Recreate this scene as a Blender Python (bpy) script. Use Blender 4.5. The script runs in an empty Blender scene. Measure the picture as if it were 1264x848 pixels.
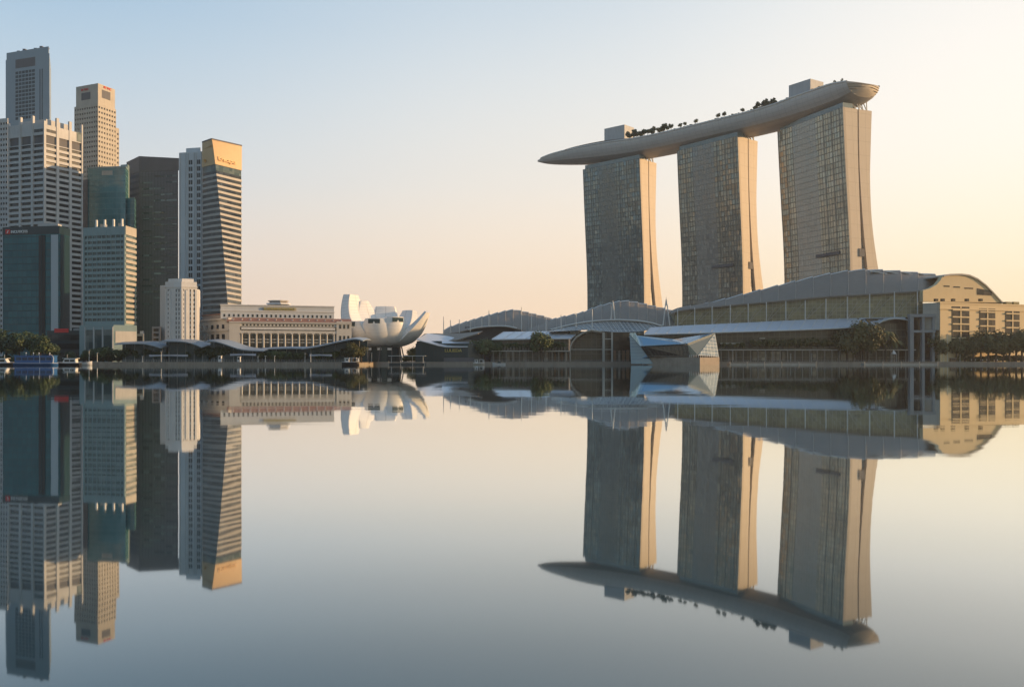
import bpy, bmesh, math, random
from mathutils import Vector, Matrix
random.seed(7)
SC = bpy.context.scene
COL = SC.collection
R = math.radians

# ------------------------------------------------------------------ camera
F = 1053.3            # focal length in photo pixels (photo is 1264 wide)
HY = 446.0            # horizon row in the photo
CZ = 2.0              # eye height above the water
cam_d = bpy.data.cameras.new('camera')
cam = bpy.data.objects.new('camera', cam_d); COL.objects.link(cam)
cam.location = (0, 0, CZ); cam.rotation_euler = (R(90), 0, 0)
cam_d.sensor_width = 36.0; cam_d.lens = 36.0 * F / 1264.0
cam_d.shift_y = (HY - 424.0) / 1264.0
cam_d.clip_start = 0.5; cam_d.clip_end = 20000
SC.camera = cam

# ------------------------------------------------------------------ sky, sun, exposure
SUN_DIR = Vector((1.0, 0.015, 0)).normalized()
SUN_EL = R(7.5)
world = bpy.data.worlds.new('World'); SC.world = world; world.use_nodes = True
wn = world.node_tree.nodes; wl = world.node_tree.links; wn.clear()
def wnode(t, **k):
    n = wn.new(t)
    for a, v in k.items(): setattr(n, a, v)
    return n
w_out = wnode('ShaderNodeOutputWorld'); w_bg = wnode('ShaderNodeBackground')
w_sky = wnode('ShaderNodeTexSky', sky_type='NISHITA', sun_disc=False)
w_sky.sun_elevation = SUN_EL
w_sky.sun_rotation = math.atan2(SUN_DIR.x, SUN_DIR.y)
w_sky.air_density = 1.0; w_sky.dust_density = 4.0; w_sky.ozone_density = 1.5
w_tc = wnode('ShaderNodeTexCoord'); w_sep = wnode('ShaderNodeSeparateXYZ')
wl.new(w_tc.outputs['Generated'], w_sep.inputs[0])
# pale dawn haze: the sky's own colour by height and by bearing from the sun
def ramp(stops):
    n = wnode('ShaderNodeValToRGB'); cr = n.color_ramp; cr.interpolation = 'B_SPLINE'
    while len(cr.elements) < len(stops): cr.elements.new(0.5)
    for e, (p, c) in zip(cr.elements, stops): e.position = p; e.color = (c[0], c[1], c[2], 1)
    return n
def srgb(r, g, b):
    f = lambda c: (c/255/12.92) if c/255 <= .04045 else ((c/255+.055)/1.055)**2.4
    return (f(r), f(g), f(b))
WEST_TINT = (.45, .59, .66)
SK_LEFT = [(0.0, srgb(238,211,190)), (0.10, srgb(228,212,197)), (0.20, srgb(207,213,215)), (0.36, srgb(161,193,216)), (0.7, srgb(90,140,184)), (1.0, srgb(70,122,172))]
SK_MID = [(0.0, srgb(253,218,181)), (0.09, srgb(247,224,196)), (0.20, srgb(237,230,218)), (0.38, srgb(204,217,225)), (0.7, srgb(120,160,193)), (1.0, srgb(74,126,175))]
SK_RIGHT = [(0.0, srgb(255,224,168)), (0.10, srgb(255,238,206)), (0.22, srgb(251,244,233)), (0.40, srgb(242,240,234)), (0.7, srgb(160,184,204)), (1.0, srgb(78,128,178))]
rl, rm, rr = ramp(SK_LEFT), ramp(SK_MID), ramp(SK_RIGHT)
for r_ in (rl, rm, rr): wl.new(w_sep.outputs['Z'], r_.inputs['Fac'])
w_m1 = wnode('ShaderNodeMapRange'); w_m1.interpolation_type = 'SMOOTHSTEP'
w_m1.inputs['From Min'].default_value = -0.52; w_m1.inputs['From Max'].default_value = 0.10
w_m2 = wnode('ShaderNodeMapRange'); w_m2.interpolation_type = 'SMOOTHSTEP'
w_m2.inputs['From Min'].default_value = 0.0; w_m2.inputs['From Max'].default_value = 0.52
wl.new(w_sep.outputs['X'], w_m1.inputs['Value']); wl.new(w_sep.outputs['X'], w_m2.inputs['Value'])
w_x1 = wnode('ShaderNodeMix', data_type='RGBA'); w_x2 = wnode('ShaderNodeMix', data_type='RGBA')
wl.new(w_m1.outputs[0], w_x1.inputs['Factor']); wl.new(rl.outputs[0], w_x1.inputs[6]); wl.new(rm.outputs[0], w_x1.inputs[7])
wl.new(w_m2.outputs[0], w_x2.inputs['Factor']); wl.new(w_x1.outputs[2], w_x2.inputs[6]); wl.new(rr.outputs[0], w_x2.inputs[7])
# the western half of the sky, behind the viewer, is still the dim blue of early morning
w_my = wnode('ShaderNodeMapRange'); w_my.interpolation_type = 'SMOOTHSTEP'
w_my.inputs['From Min'].default_value = -0.45; w_my.inputs['From Max'].default_value = 0.50
w_yx = wnode('ShaderNodeMath', operation='MULTIPLY_ADD'); w_yx.inputs[1].default_value = 0.6
wl.new(w_sep.outputs['X'], w_yx.inputs[0]); wl.new(w_sep.outputs['Y'], w_yx.inputs[2]); wl.new(w_yx.outputs[0], w_my.inputs['Value'])
w_dim = wnode('ShaderNodeMix', data_type='RGBA'); w_dim.inputs[6].default_value = (*WEST_TINT, 1); w_dim.inputs[7].default_value = (1, 1, 1, 1)
wl.new(w_my.outputs[0], w_dim.inputs['Factor'])
w_x3 = wnode('ShaderNodeMix', data_type='RGBA', blend_type='MULTIPLY'); w_x3.inputs['Factor'].default_value = 1
wl.new(w_x2.outputs[2], w_x3.inputs[6]); wl.new(w_dim.outputs[2], w_x3.inputs[7])
w_sc = wnode('ShaderNodeMix', data_type='RGBA', blend_type='MULTIPLY'); w_sc.inputs['Factor'].default_value = 1
wl.new(w_x3.outputs[2], w_sc.inputs[6]); w_sc.inputs[7].default_value = (8.8, 8.8, 8.9, 1)
w_mix = wnode('ShaderNodeMix', data_type='RGBA'); w_mix.inputs['Factor'].default_value = 0.97
wl.new(w_sky.outputs[0], w_mix.inputs[6]); wl.new(w_sc.outputs[2], w_mix.inputs[7])
wl.new(w_mix.outputs[2], w_bg.inputs['Color']); w_bg.inputs['Strength'].default_value = 0.1
wl.new(w_bg.outputs[0], w_out.inputs['Surface'])

sun_d = bpy.data.lights.new('sun', 'SUN'); sun = bpy.data.objects.new('sun', sun_d); COL.objects.link(sun)
sun_d.energy = 4.1; sun_d.angle = R(0.5); sun_d.color = (1.0, 0.62, 0.29)
sv = Vector((SUN_DIR.x*math.cos(SUN_EL), SUN_DIR.y*math.cos(SUN_EL), math.sin(SUN_EL)))
sun.rotation_euler = sv.to_track_quat('Z', 'Y').to_euler()
sun.location = (300, -100, 300)
SC.view_settings.view_transform = 'Standard'; SC.view_settings.look = 'None'
SC.view_settings.exposure = 0.4; SC.view_settings.gamma = 1.0; SC.view_settings.use_curve_mapping = False
try:
    SC.cycles.max_bounces = 8; SC.cycles.caustics_reflective = False; SC.cycles.caustics_refractive = False
    SC.cycles.use_denoising = True
except Exception: pass

# ------------------------------------------------------------------ helpers
def X(px, D): return (px - 632.0) / F * D
def Z(py, D): return CZ + (HY - py) / F * D
def W(px, py, D): return Vector((X(px, D), D, Z(py, D)))
GZ = 1.7              # quay level

class MB:
    """collects shapes and links them as one mesh object"""
    def __init__(s): s.v = []; s.f = []; s.uv = {}; s.sm = set(); s.mi = {}
    def add(s, vs, fs, smooth=False, mi=0):
        o = len(s.v); s.v += [Vector(p) for p in vs]
        for f in fs:
            if smooth: s.sm.add(len(s.f))
            if mi: s.mi[len(s.f)] = mi
            s.f.append(tuple(i + o for i in f))
        return s
    def quad(s, a, b, c, d, uv=None):
        s.add([a, b, c, d], [(0, 1, 2, 3)])
        if uv: s.uv[len(s.f)-1] = uv
        return s
    def box(s, x0, x1, y0, y1, z0, z1):
        p = [(x0,y0,z0),(x1,y0,z0),(x1,y1,z0),(x0,y1,z0),(x0,y0,z1),(x1,y0,z1),(x1,y1,z1),(x0,y1,z1)]
        return s.add(p, [(0,3,2,1),(4,5,6,7),(0,1,5,4),(1,2,6,5),(2,3,7,6),(3,0,4,7)])
    def hexa(s, p):
        return s.add(p, [(0,3,2,1),(4,5,6,7),(0,1,5,4),(1,2,6,5),(2,3,7,6),(3,0,4,7)])
    def obox(s, a, u, lu, v, lv, w, lw):
        a = Vector(a); U = Vector(u)*lu; V = Vector(v)*lv; Wv = Vector(w)*lw
        return s.hexa([a, a+U, a+U+V, a+V, a+Wv, a+U+Wv, a+U+V+Wv, a+V+Wv])
    def wall_box(s, p, q, out, z0, z1, t=0.3, a=0.0, b=1.0):
        """box lying along the wall line p->q from fraction a to b, standing `out` metres proud, t thick inwards"""
        p = Vector((p[0], p[1], 0)); q = Vector((q[0], q[1], 0)); d = q - p; n = Vector((d.y, -d.x, 0)).normalized()
        A = p + d*a + n*out; B = p + d*b + n*out; z0v = Vector((0,0,z0)); h = Vector((0,0,z1))
        return s.hexa([A+z0v, B+z0v, B-n*t+z0v, A-n*t+z0v, A+h, B+h, B-n*t+h, A-n*t+h])
    def prism(s, poly, z0, z1, uv=False, top=True):
        n = len(poly); o = [(x, y, z0) for x, y in poly] + [(x, y, z1) for x, y in poly]
        u = 0.0
        for i in range(n):
            j = (i+1) % n; L = math.dist(poly[i], poly[j])
            s.quad(o[i], o[j], o[n+j], o[n+i], [(u, z0), (u+L, z0), (u+L, z1), (u, z1)]); u += L
        s.add(o[n:], [tuple(range(n))]); s.add(o[:n], [tuple(reversed(range(n)))])
        return s
    def tube(s, a, b, r, r2=None, n=6, smooth=True):
        a = Vector(a); b = Vector(b); r2 = r if r2 is None else r2
        d = (b - a).normalized(); t = Vector((0,0,1)) if abs(d.z) < .9 else Vector((1,0,0))
        u = d.cross(t).normalized(); w = d.cross(u)
        vs = [a + (u*math.cos(k*2*math.pi/n) + w*math.sin(k*2*math.pi/n))*r for k in range(n)]
        vs += [b + (u*math.cos(k*2*math.pi/n) + w*math.sin(k*2*math.pi/n))*r2 for k in range(n)]
        s.add(vs, [(k, k+n, (k+1) % n + n, (k+1) % n) for k in range(n)], smooth)
        return s.add(vs, [tuple(range(n)), tuple(reversed(range(n, 2*n)))])
    def path(s, pts, r, n=6):
        for a, b in zip(pts, pts[1:]): s.tube(a, b, r, n=n)
        return s
    def grid(s, rows, smooth=True, closed=False, uvs=None):
        """rows of points -> quads"""
        m = len(rows[0]); vs = [p for r_ in rows for p in r_]; fs = []
        base = len(s.f)
        for i in range(len(rows)-1):
            for j in range(m if closed else m-1):
                k = (j+1) % m; fs.append((i*m+j, i*m+k, (i+1)*m+k, (i+1)*m+j))
        s.add(vs, fs, smooth)
        if uvs:
            fl = [p for r_ in uvs for p in r_]
            for t, f in enumerate(fs): s.uv[base+t] = [fl[i] for i in f]
        return s
    def slab(s, rows, th):
        """a sheet of rows given real thickness th along -z-ish normal"""
        low = [[Vector(p) + Vector((0,0,-th)) for p in r_] for r_ in rows]
        s.grid(rows); s.grid([list(reversed(r_)) for r_ in low])
        m = len(rows[0])
        s.grid([rows[0], low[0]], False); s.grid([low[-1], rows[-1]], False)
        s.grid([[r_[0] for r_ in low], [r_[0] for r_ in rows]], False); s.grid([[r_[-1] for r_ in rows], [r_[-1] for r_ in low]], False)
        return s
    def mesh(s, name, mat, org=(0,0,0)):
        me = bpy.data.meshes.new(name); o = Vector(org)
        me.from_pydata([v - o for v in s.v], [], s.f)
        mats = mat if isinstance(mat, (list, tuple)) else [mat]
        for m in mats: me.materials.append(m)
        for i in s.sm: me.polygons[i].use_smooth = True
        for i, k in s.mi.items(): me.polygons[i].material_index = k
        if s.uv:
            ul = me.uv_layers.new(name='UVMap')
            for i, uvs in s.uv.items():
                for li, c in zip(me.polygons[i].loop_indices, uvs): ul.data[li].uv = c
        me.update(); return me
    def build(s, name, mat, parent=None):
        org = ORG.get(parent.name, (0,0,0)) if parent else (0,0,0)
        o = bpy.data.objects.new(name, s.mesh(name, mat, org)); COL.objects.link(o)
        if parent: o.parent = parent; ORG[o.name] = org
        return o
ORG = {}
def thing(name, label, cat, loc, group=None):
    o = bpy.data.objects.new(name, None); COL.objects.link(o); o.empty_display_size = 1
    o.location = loc; ORG[o.name] = Vector(loc); tag(o, label, cat, group); return o
def tag(o, label, cat, group=None):
    o['label'] = label; o['category'] = cat
    if group: o['group'] = group
    return o
def struct(o): o['kind'] = 'structure'; return o
def place_copy(src_children, name, label, cat, loc, rz, sc, group):
    """a new thing whose parts are copies of the given part objects"""
    t = thing(name, label, cat, loc, group); t.rotation_euler = (0, 0, rz); t.scale = sc if hasattr(sc, '__len__') else (sc, sc, sc)
    for ch in src_children:
        c = ch.copy(); COL.objects.link(c); c.parent = t
    return t
def lerp(a, b, t): return a + (b - a) * t
def interp(tab, x):
    """smooth interpolation through (x, y) knots sorted by x"""
    if x <= tab[0][0]: return tab[0][1]
    if x >= tab[-1][0]: return tab[-1][1]
    for i in range(len(tab)-1):
        x0, y0 = tab[i]; x1, y1 = tab[i+1]
        if x0 <= x <= x1:
            t = (x-x0)/(x1-x0)
            m0 = (y1 - tab[i-1][1])/(x1-tab[i-1][0])*(x1-x0) if i > 0 else (y1-y0)
            m1 = (tab[i+2][1]-y0)/(tab[i+2][0]-x0)*(x1-x0) if i+2 < len(tab) else (y1-y0)
            return (2*t**3-3*t*t+1)*y0+(t**3-2*t*t+t)*m0+(-2*t**3+3*t*t)*y1+(t**3-t*t)*m1
def inset(poly, d):
    """offset a convex counter-clockwise polygon inwards by d"""
    n = len(poly); out = []
    for i in range(n):
        a = Vector(poly[i-1]); b = Vector(poly[i]); c = Vector(poly[(i+1) % n])
        e1 = (b-a).normalized(); e2 = (c-b).normalized()
        n1 = Vector((-e1.y, e1.x)); n2 = Vector((-e2.y, e2.x))
        k = n1 + n2; k = k / max(1e-6, (1 + n1.dot(n2)))
        out.append((b.x + k.x*d, b.y + k.y*d))
    return out

# ------------------------------------------------------------------ materials
def new_mat(name):
    m = bpy.data.materials.new(name); m.use_nodes = True
    nt = m.node_tree; b = nt.nodes['Principled BSDF']
    return m, nt.nodes, nt.links, b
def node(ns, t, **k):
    n = ns.new(t)
    for a, v in k.items(): setattr(n, a, v)
    return n
def math_n(ns, ls, op, a, b=None, c=None):
    n = node(ns, 'ShaderNodeMath', operation=op)
    for i, v in enumerate((a, b, c)):
        if v is None: continue
        if isinstance(v, (int, float)): n.inputs[i].default_value = v
        else: ls.new(v, n.inputs[i])
    return n.outputs[0]
def mixc(ns, ls, f, a, b, blend='MIX'):
    n = node(ns, 'ShaderNodeMix', data_type='RGBA', blend_type=blend)
    for i, v in ((0, f), (6, a), (7, b)):
        if isinstance(v, (int, float)): n.inputs[i].default_value = v
        elif isinstance(v, tuple): n.inputs[i].default_value = (v[0], v[1], v[2], 1)
        else: ls.new(v, n.inputs[i])
    return n.outputs[2]
def solid(name, col, rough=0.75, var=0.16, scale=0.12, metal=0.0, streak=0.5, ior=1.45, bump=0.0, panels=None):
    """weathered surface: cloudy tone changes, rain streaks, optional panel joints (metres)"""
    m, ns, ls, b = new_mat(name)
    tc = node(ns, 'ShaderNodeTexCoord'); mp = node(ns, 'ShaderNodeMapping'); mp.inputs['Scale'].default_value = (1, 1, 0.18)
    ls.new(tc.outputs['Object'], mp.inputs[0])
    n1 = node(ns, 'ShaderNodeTexNoise'); n1.inputs['Scale'].default_value = scale; n1.inputs['Detail'].default_value = 6
    n2 = node(ns, 'ShaderNodeTexNoise'); n2.inputs['Scale'].default_value = scale*6; n2.inputs['Detail'].default_value = 4
    ls.new(tc.outputs['Object'], n1.inputs['Vector']); ls.new(mp.outputs[0], n2.inputs['Vector'])
    s = math_n(ns, ls, 'ADD', math_n(ns, ls, 'MULTIPLY', n1.outputs[0], 1-streak), math_n(ns, ls, 'MULTIPLY', n2.outputs[0], streak))
    k = math_n(ns, ls, 'MULTIPLY_ADD', math_n(ns, ls, 'SUBTRACT', s, 0.5), var*4.0, 1.0)
    col_o = mixc(ns, ls, 1.0, col, k, 'MULTIPLY')
    if panels:
        se = node(ns, 'ShaderNodeSeparateXYZ'); ls.new(tc.outputs['UV'], se.inputs[0])
        def line(o, p, w): return math_n(ns, ls, 'LESS_THAN', math_n(ns, ls, 'FRACT', math_n(ns, ls, 'DIVIDE', o, p)), w/p)
        mk = math_n(ns, ls, 'MAXIMUM', line(se.outputs[0], panels[0], panels[2]), line(se.outputs[1], panels[1], panels[2]))
        col_o = mixc(ns, ls, math_n(ns, ls, 'MULTIPLY', mk, 0.35), col_o, (col[0]*.35, col[1]*.35, col[2]*.35))
    ls.new(col_o, b.inputs['Base Color'])
    b.inputs['Roughness'].default_value = rough; b.inputs['Metallic'].default_value = metal; b.inputs['IOR'].default_value = ior
    return m
def curtain(name, ca, cb, cl, pw, ph, lw=0.22, lh=0.5, rough=0.12, tilt=0.02, ior=1.9, floor_mix=0.35, slab=None, metal=0.0):
    """curtain wall in UV metres: panes pw x ph of slightly different tone and tilt, mullions lw wide, floor edges lh high"""
    m, ns, ls, b = new_mat(name)
    tc = node(ns, 'ShaderNodeTexCoord'); se = node(ns, 'ShaderNodeSeparateXYZ'); ls.new(tc.outputs['UV'], se.inputs[0])
    u = math_n(ns, ls, 'DIVIDE', se.outputs[0], pw); v = math_n(ns, ls, 'DIVIDE', se.outputs[1], ph)
    cu = node(ns, 'ShaderNodeCombineXYZ')
    ls.new(math_n(ns, ls, 'FLOOR', u), cu.inputs[0]); ls.new(math_n(ns, ls, 'FLOOR', v), cu.inputs[1])
    wn_ = node(ns, 'ShaderNodeTexWhiteNoise', noise_dimensions='2D'); ls.new(cu.outputs[0], wn_.inputs['Vector'])
    cv = node(ns, 'ShaderNodeCombineXYZ'); ls.new(math_n(ns, ls, 'FLOOR', v), cv.inputs[1])
    wf = node(ns, 'ShaderNodeTexWhiteNoise', noise_dimensions='2D'); ls.new(cv.outputs[0], wf.inputs['Vector'])
    big = node(ns, 'ShaderNodeTexNoise'); big.inputs['Scale'].default_value = 0.045; big.inputs['Detail'].default_value = 3
    ls.new(tc.outputs['UV'], big.inputs['Vector'])
    r = math_n(ns, ls, 'ADD', math_n(ns, ls, 'MULTIPLY', wn_.outputs['Value'], 1-floor_mix), math_n(ns, ls, 'MULTIPLY', wf.outputs['Value'], floor_mix))
    r = math_n(ns, ls, 'ADD', math_n(ns, ls, 'MULTIPLY', r, .65), math_n(ns, ls, 'MULTIPLY_ADD', big.outputs[0], 1.5, -.55)); 
    rc = node(ns, 'ShaderNodeClamp'); ls.new(r, rc.inputs[0])
    glass = mixc(ns, ls, rc.outputs[0], ca, cb)
    l1 = math_n(ns, ls, 'LESS_THAN', math_n(ns, ls, 'FRACT', u), lw/pw)
    l2 = math_n(ns, ls, 'LESS_THAN', math_n(ns, ls, 'FRACT', v), lh/ph)
    mk = math_n(ns, ls, 'MAXIMUM', l1, l2)
    if slab is not None:
        glass = mixc(ns, ls, l2, glass, slab); mk2 = l1
    else: mk2 = mk
    ls.new(mixc(ns, ls, mk2, glass, cl), b.inputs['Base Color'])
    ls.new(math_n(ns, ls, 'MULTIPLY_ADD', mk, 0.5, rough), b.inputs['Roughness'])
    b.inputs['IOR'].default_value = ior; b.inputs['Metallic'].default_value = metal
    ge = node(ns, 'ShaderNodeNewGeometry')
    vs = node(ns, 'ShaderNodeVectorMath', operation='SUBTRACT'); ls.new(wn_.outputs['Color'], vs.inputs[0]); vs.inputs[1].default_value = (.5, .5, .5)
    vm = node(ns, 'ShaderNodeVectorMath', operation='SCALE'); ls.new(vs.outputs[0], vm.inputs[0]); vm.inputs['Scale'].default_value = tilt*2
    va = node(ns, 'ShaderNodeVectorMath', operation='ADD'); ls.new(ge.outputs['Normal'], va.inputs[0]); ls.new(vm.outputs[0], va.inputs[1])
    vn = node(ns, 'ShaderNodeVectorMath', operation='NORMALIZE'); ls.new(va.outputs[0], vn.inputs[0]); ls.new(vn.outputs[0], b.inputs['Normal'])
    return m
def pane(name, ca, cb, rough=0.12, ior=1.45, pw=3.6):
    """window glass: blinds and panes differ along the band and from window to window"""
    m, ns, ls, b = new_mat(name)
    tc = node(ns, 'ShaderNodeTexCoord'); oi = node(ns, 'ShaderNodeObjectInfo')
    vd = node(ns, 'ShaderNodeVectorMath', operation='SCALE'); ls.new(tc.outputs['Object'], vd.inputs[0]); vd.inputs['Scale'].default_value = 1/pw
    fl = node(ns, 'ShaderNodeVectorMath', operation='FLOOR'); ls.new(vd.outputs[0], fl.inputs[0])
    ad = node(ns, 'ShaderNodeVectorMath', operation='ADD'); ls.new(fl.outputs[0], ad.inputs[0])
    cb_ = node(ns, 'ShaderNodeCombineXYZ'); ls.new(math_n(ns, ls, 'MULTIPLY', oi.outputs['Random'], 91.0), cb_.inputs[0]); ls.new(cb_.outputs[0], ad.inputs[1])
    w = node(ns, 'ShaderNodeTexWhiteNoise'); ls.new(ad.outputs[0], w.inputs['Vector'])
    p = math_n(ns, ls, 'POWER', w.outputs['Value'], 2.2)
    ls.new(mixc(ns, ls, p, ca, cb), b.inputs['Base Color'])
    b.inputs['Roughness'].default_value = rough; b.inputs['IOR'].default_value = ior
    return m
def leafmat(name, c1, c2):
    m, ns, ls, b = new_mat(name)
    tc = node(ns, 'ShaderNodeTexCoord'); oi = node(ns, 'ShaderNodeObjectInfo'); n1 = node(ns, 'ShaderNodeTexNoise')
    n1.inputs['Scale'].default_value = 0.9; n1.inputs['Detail'].default_value = 3; ls.new(tc.outputs['Object'], n1.inputs['Vector'])
    f = math_n(ns, ls, 'MULTIPLY_ADD', oi.outputs['Random'], 0.5, math_n(ns, ls, 'MULTIPLY_ADD', n1.outputs[0], 1.6, -0.6))
    cl = node(ns, 'ShaderNodeClamp'); ls.new(f, cl.inputs[0])
    ls.new(mixc(ns, ls, cl.outputs[0], c1, c2), b.inputs['Base Color']); b.inputs['Roughness'].default_value = 0.65
    return m
def lamp_mat(name, col, e):
    m, ns, ls, b = new_mat(name)
    b.inputs['Base Color'].default_value = (*col, 1); b.inputs['Emission Color'].default_value = (*col, 1); b.inputs['Emission Strength'].default_value = e
    return m
M = {}
M['concrete'] = solid('pale_concrete', (.50,.50,.50))
M['concrete_warm'] = solid('warm_concrete', (.50,.46,.40))
M['concrete_grey'] = solid('grey_concrete', (.30,.31,.32))
M['concrete_dark'] = solid('dark_concrete', (.12,.12,.13))
M['cream'] = solid('cream_stone', (.44,.405,.35))
M['white'] = solid('white_paint', (.74,.74,.74), rough=.5, var=.08)
M['offwhite'] = solid('off_white_stone', (.68,.67,.66), var=.12)
M['stone'] = solid('hotel_stone', (.55,.525,.485), var=.14)
M['stone_dark'] = solid('hotel_stone_grey', (.30,.28,.27), var=.14)
M['orange'] = solid('ochre_cladding', (.62,.42,.22), rough=.5, var=.08)
M['tile'] = solid('red_roof_tile', (.33,.17,.13), var=.2, scale=.4)
M['brown'] = solid('brown_cladding', (.13,.11,.105), rough=.5, var=.15)
M['teal_pale'] = solid('pale_teal_panel', (.24,.33,.34), rough=.4, var=.08)
M['teal_dark'] = solid('dark_teal_panel', (.012,.032,.042), rough=.3, var=.1)
M['steel'] = solid('white_steel', (.70,.69,.66), rough=.4, var=.05)
M['roof_grey'] = solid('grey_roof_sheet', (.25,.21,.17), rough=.65, var=.12, scale=.08)
M['roof_pale'] = solid('pale_roof_sheet', (.60,.62,.66), rough=.3, var=.08, metal=.15)
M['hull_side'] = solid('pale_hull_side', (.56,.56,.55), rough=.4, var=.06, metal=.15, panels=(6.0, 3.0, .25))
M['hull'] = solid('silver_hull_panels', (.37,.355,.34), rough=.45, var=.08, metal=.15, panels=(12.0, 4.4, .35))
M['beam'] = solid('beige_endwall', (.54,.47,.385), rough=.6, var=.05, panels=(6.5, 10.5, .25))
M['dark'] = solid('dark_recess', (.03,.03,.03), rough=.6)
M['darkglass'] = pane('dark_window', (.012,.016,.02), (.05,.055,.06))
M['blueglass'] = pane('blue_grey_window', (.018,.026,.036), (.07,.085,.095))
M['tealglass'] = pane('teal_window', (.05,.085,.09), (.16,.2,.2))
M['brownglass'] = pane('brown_window', (.03,.025,.022), (.10,.08,.06))
M['bronze_glass'] = pane('bronze_glass', (.02,.014,.010), (.06,.04,.025), rough=.2, pw=2.5)
M['red'] = solid('red_sign', (.6,.03,.03), rough=.4, var=.03)
M['sign_white'] = solid('white_letters', (.8,.8,.8), rough=.4, var=.02)
M['sign_gold'] = solid('gold_letters', (.55,.26,.02), rough=.35, var=.04)
M['sign_yellow'] = solid('yellow_letters', (.55,.45,.12), rough=.4, var=.04)
M['bark'] = solid('bark', (.09,.065,.045), rough=.9, scale=2)
M['leaf_dark'] = leafmat('dark_leaves', (.026,.046,.018), (.075,.11,.035))
M['leaf_mid'] = leafmat('mid_green_leaves', (.04,.065,.02), (.11,.14,.04))
M['leaf_olive'] = leafmat('olive_leaves', (.065,.07,.022), (.16,.15,.045))
M['hull_blue'] = solid('blue_boat_paint', (.03,.12,.32), rough=.35, var=.06)
M['hull_black'] = solid('black_boat_paint', (.015,.016,.02), rough=.4)
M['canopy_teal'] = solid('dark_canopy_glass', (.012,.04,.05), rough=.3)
M['quay_stone'] = solid('quay_stone', (.34,.29,.24), var=.3, scale=.3)
M['paving'] = solid('paving', (.22,.20,.18), var=.15, scale=.2)
M['crystal'] = curtain('crystal_glass', (.10,.15,.19), (.20,.26,.30), (.4,.44,.46), 3.0, 2.0, lw=.14, lh=.14, rough=.10, tilt=.02, ior=1.9, metal=.35)

def leafy(rad, n, leaf, seed, flat=0.8, lobes=6):
    """crown: leaf faces scattered in overlapping lobes of uneven size"""
    rg = random.Random(seed); mb = MB(); cs = []
    for i in range(lobes):
        a = rg.uniform(0, 6.283); rr_ = rg.uniform(.25, .62)*rad
        cs.append((Vector((math.cos(a)*rr_, math.sin(a)*rr_, rg.uniform(-.35, .5)*rad*flat)), rg.uniform(.34, .58)*rad))
    cs.append((Vector((0, 0, .1*rad)), .55*rad))
    for i in range(n):
        c, r0 = rg.choice(cs)
        d = Vector((rg.gauss(0,1), rg.gauss(0,1), rg.gauss(0,1)*flat)); d.normalize()
        p = c + d*r0*rg.uniform(.55, 1.12)
        nrm = (d + Vector((rg.uniform(-.9,.9), rg.uniform(-.9,.9), rg.uniform(-.3,1)))).normalized()
        u = nrm.cross(Vector((rg.uniform(-1,1), rg.uniform(-1,1), .3))).normalized(); w = nrm.cross(u)
        s_ = leaf*rg.uniform(.6, 1.4)
        mb.add([p-u*s_-w*s_*.5, p+u*s_*.2-w*s_*.7, p+u*s_+w*s_*.3, p-u*s_*.3+w*s_*.8], [(0,1,2,3)])
    return mb
def trunk(h, r, seed, limbs=4, spread=1.6):
    rg = random.Random(seed); mb = MB(); p = Vector((0,0,-.3)); q = Vector((rg.uniform(-.1,.1)*h*.3, rg.uniform(-.1,.1)*h*.3, h*.7))
    mb.tube(p, q, r, r*.7)
    for i in range(limbs):
        a = 6.283*i/limbs + rg.uniform(-.4,.4)
        e = q + Vector((math.cos(a)*spread*rg.uniform(.6,1), math.sin(a)*spread*rg.uniform(.6,1), h*.45*rg.uniform(.7,1.1)))
        mb.tube(q - Vector((0,0,h*.1*rg.random())), e, r*.5, r*.16, n=5)
    return mb
# ------------------------------------------------------------------ ground, quay, water
def water_mat():
    m = bpy.data.materials.new('still_water'); m.use_nodes = True; nt = m.node_tree; ns = nt.nodes; ls = nt.links; ns.clear()
    out = node(ns, 'ShaderNodeOutputMaterial'); gl = node(ns, 'ShaderNodeBsdfGlossy'); df = node(ns, 'ShaderNodeBsdfDiffuse'); mx = node(ns, 'ShaderNodeMixShader')
    gl.distribution = 'GGX'; gl.inputs['Color'].default_value = (.94, .985, 1, 1); gl.inputs['Roughness'].default_value = WATER_ROUGH
    df.inputs['Color'].default_value = (.016, .050, .062, 1)
    tc = node(ns, 'ShaderNodeTexCoord')
    mp = node(ns, 'ShaderNodeMapping'); mp.inputs['Scale'].default_value = (.05, .16, 1); ls.new(tc.outputs['Object'], mp.inputs[0])
    n1 = node(ns, 'ShaderNodeTexNoise'); n1.inputs['Scale'].default_value = 1.0; n1.inputs['Detail'].default_value = 3; ls.new(mp.outputs[0], n1.inputs['Vector'])
    bp = node(ns, 'ShaderNodeBump'); bp.inputs['Strength'].default_value = 1.0; bp.inputs['Distance'].default_value = WATER_BUMP; ls.new(n1.outputs[0], bp.inputs['Height'])
    ls.new(bp.outputs[0], gl.inputs['Normal'])
    lw = node(ns, 'ShaderNodeLayerWeight'); fc = node(ns, 'ShaderNodeFloatCurve'); ls.new(lw.outputs['Facing'], fc.inputs['Value'])
    cv = fc.mapping.curves[0]; pts = WATER_REFL
    cv.points[0].location = pts[0]; cv.points[1].location = pts[-1]
    for p in pts[1:-1]: cv.points.new(*p)
    fc.mapping.update(); ls.new(fc.outputs[0], mx.inputs[0]); ls.new(df.outputs[0], mx.inputs[1]); ls.new(gl.outputs[0], mx.inputs[2]); ls.new(mx.outputs[0], out.inputs[0])
    return m
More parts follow.
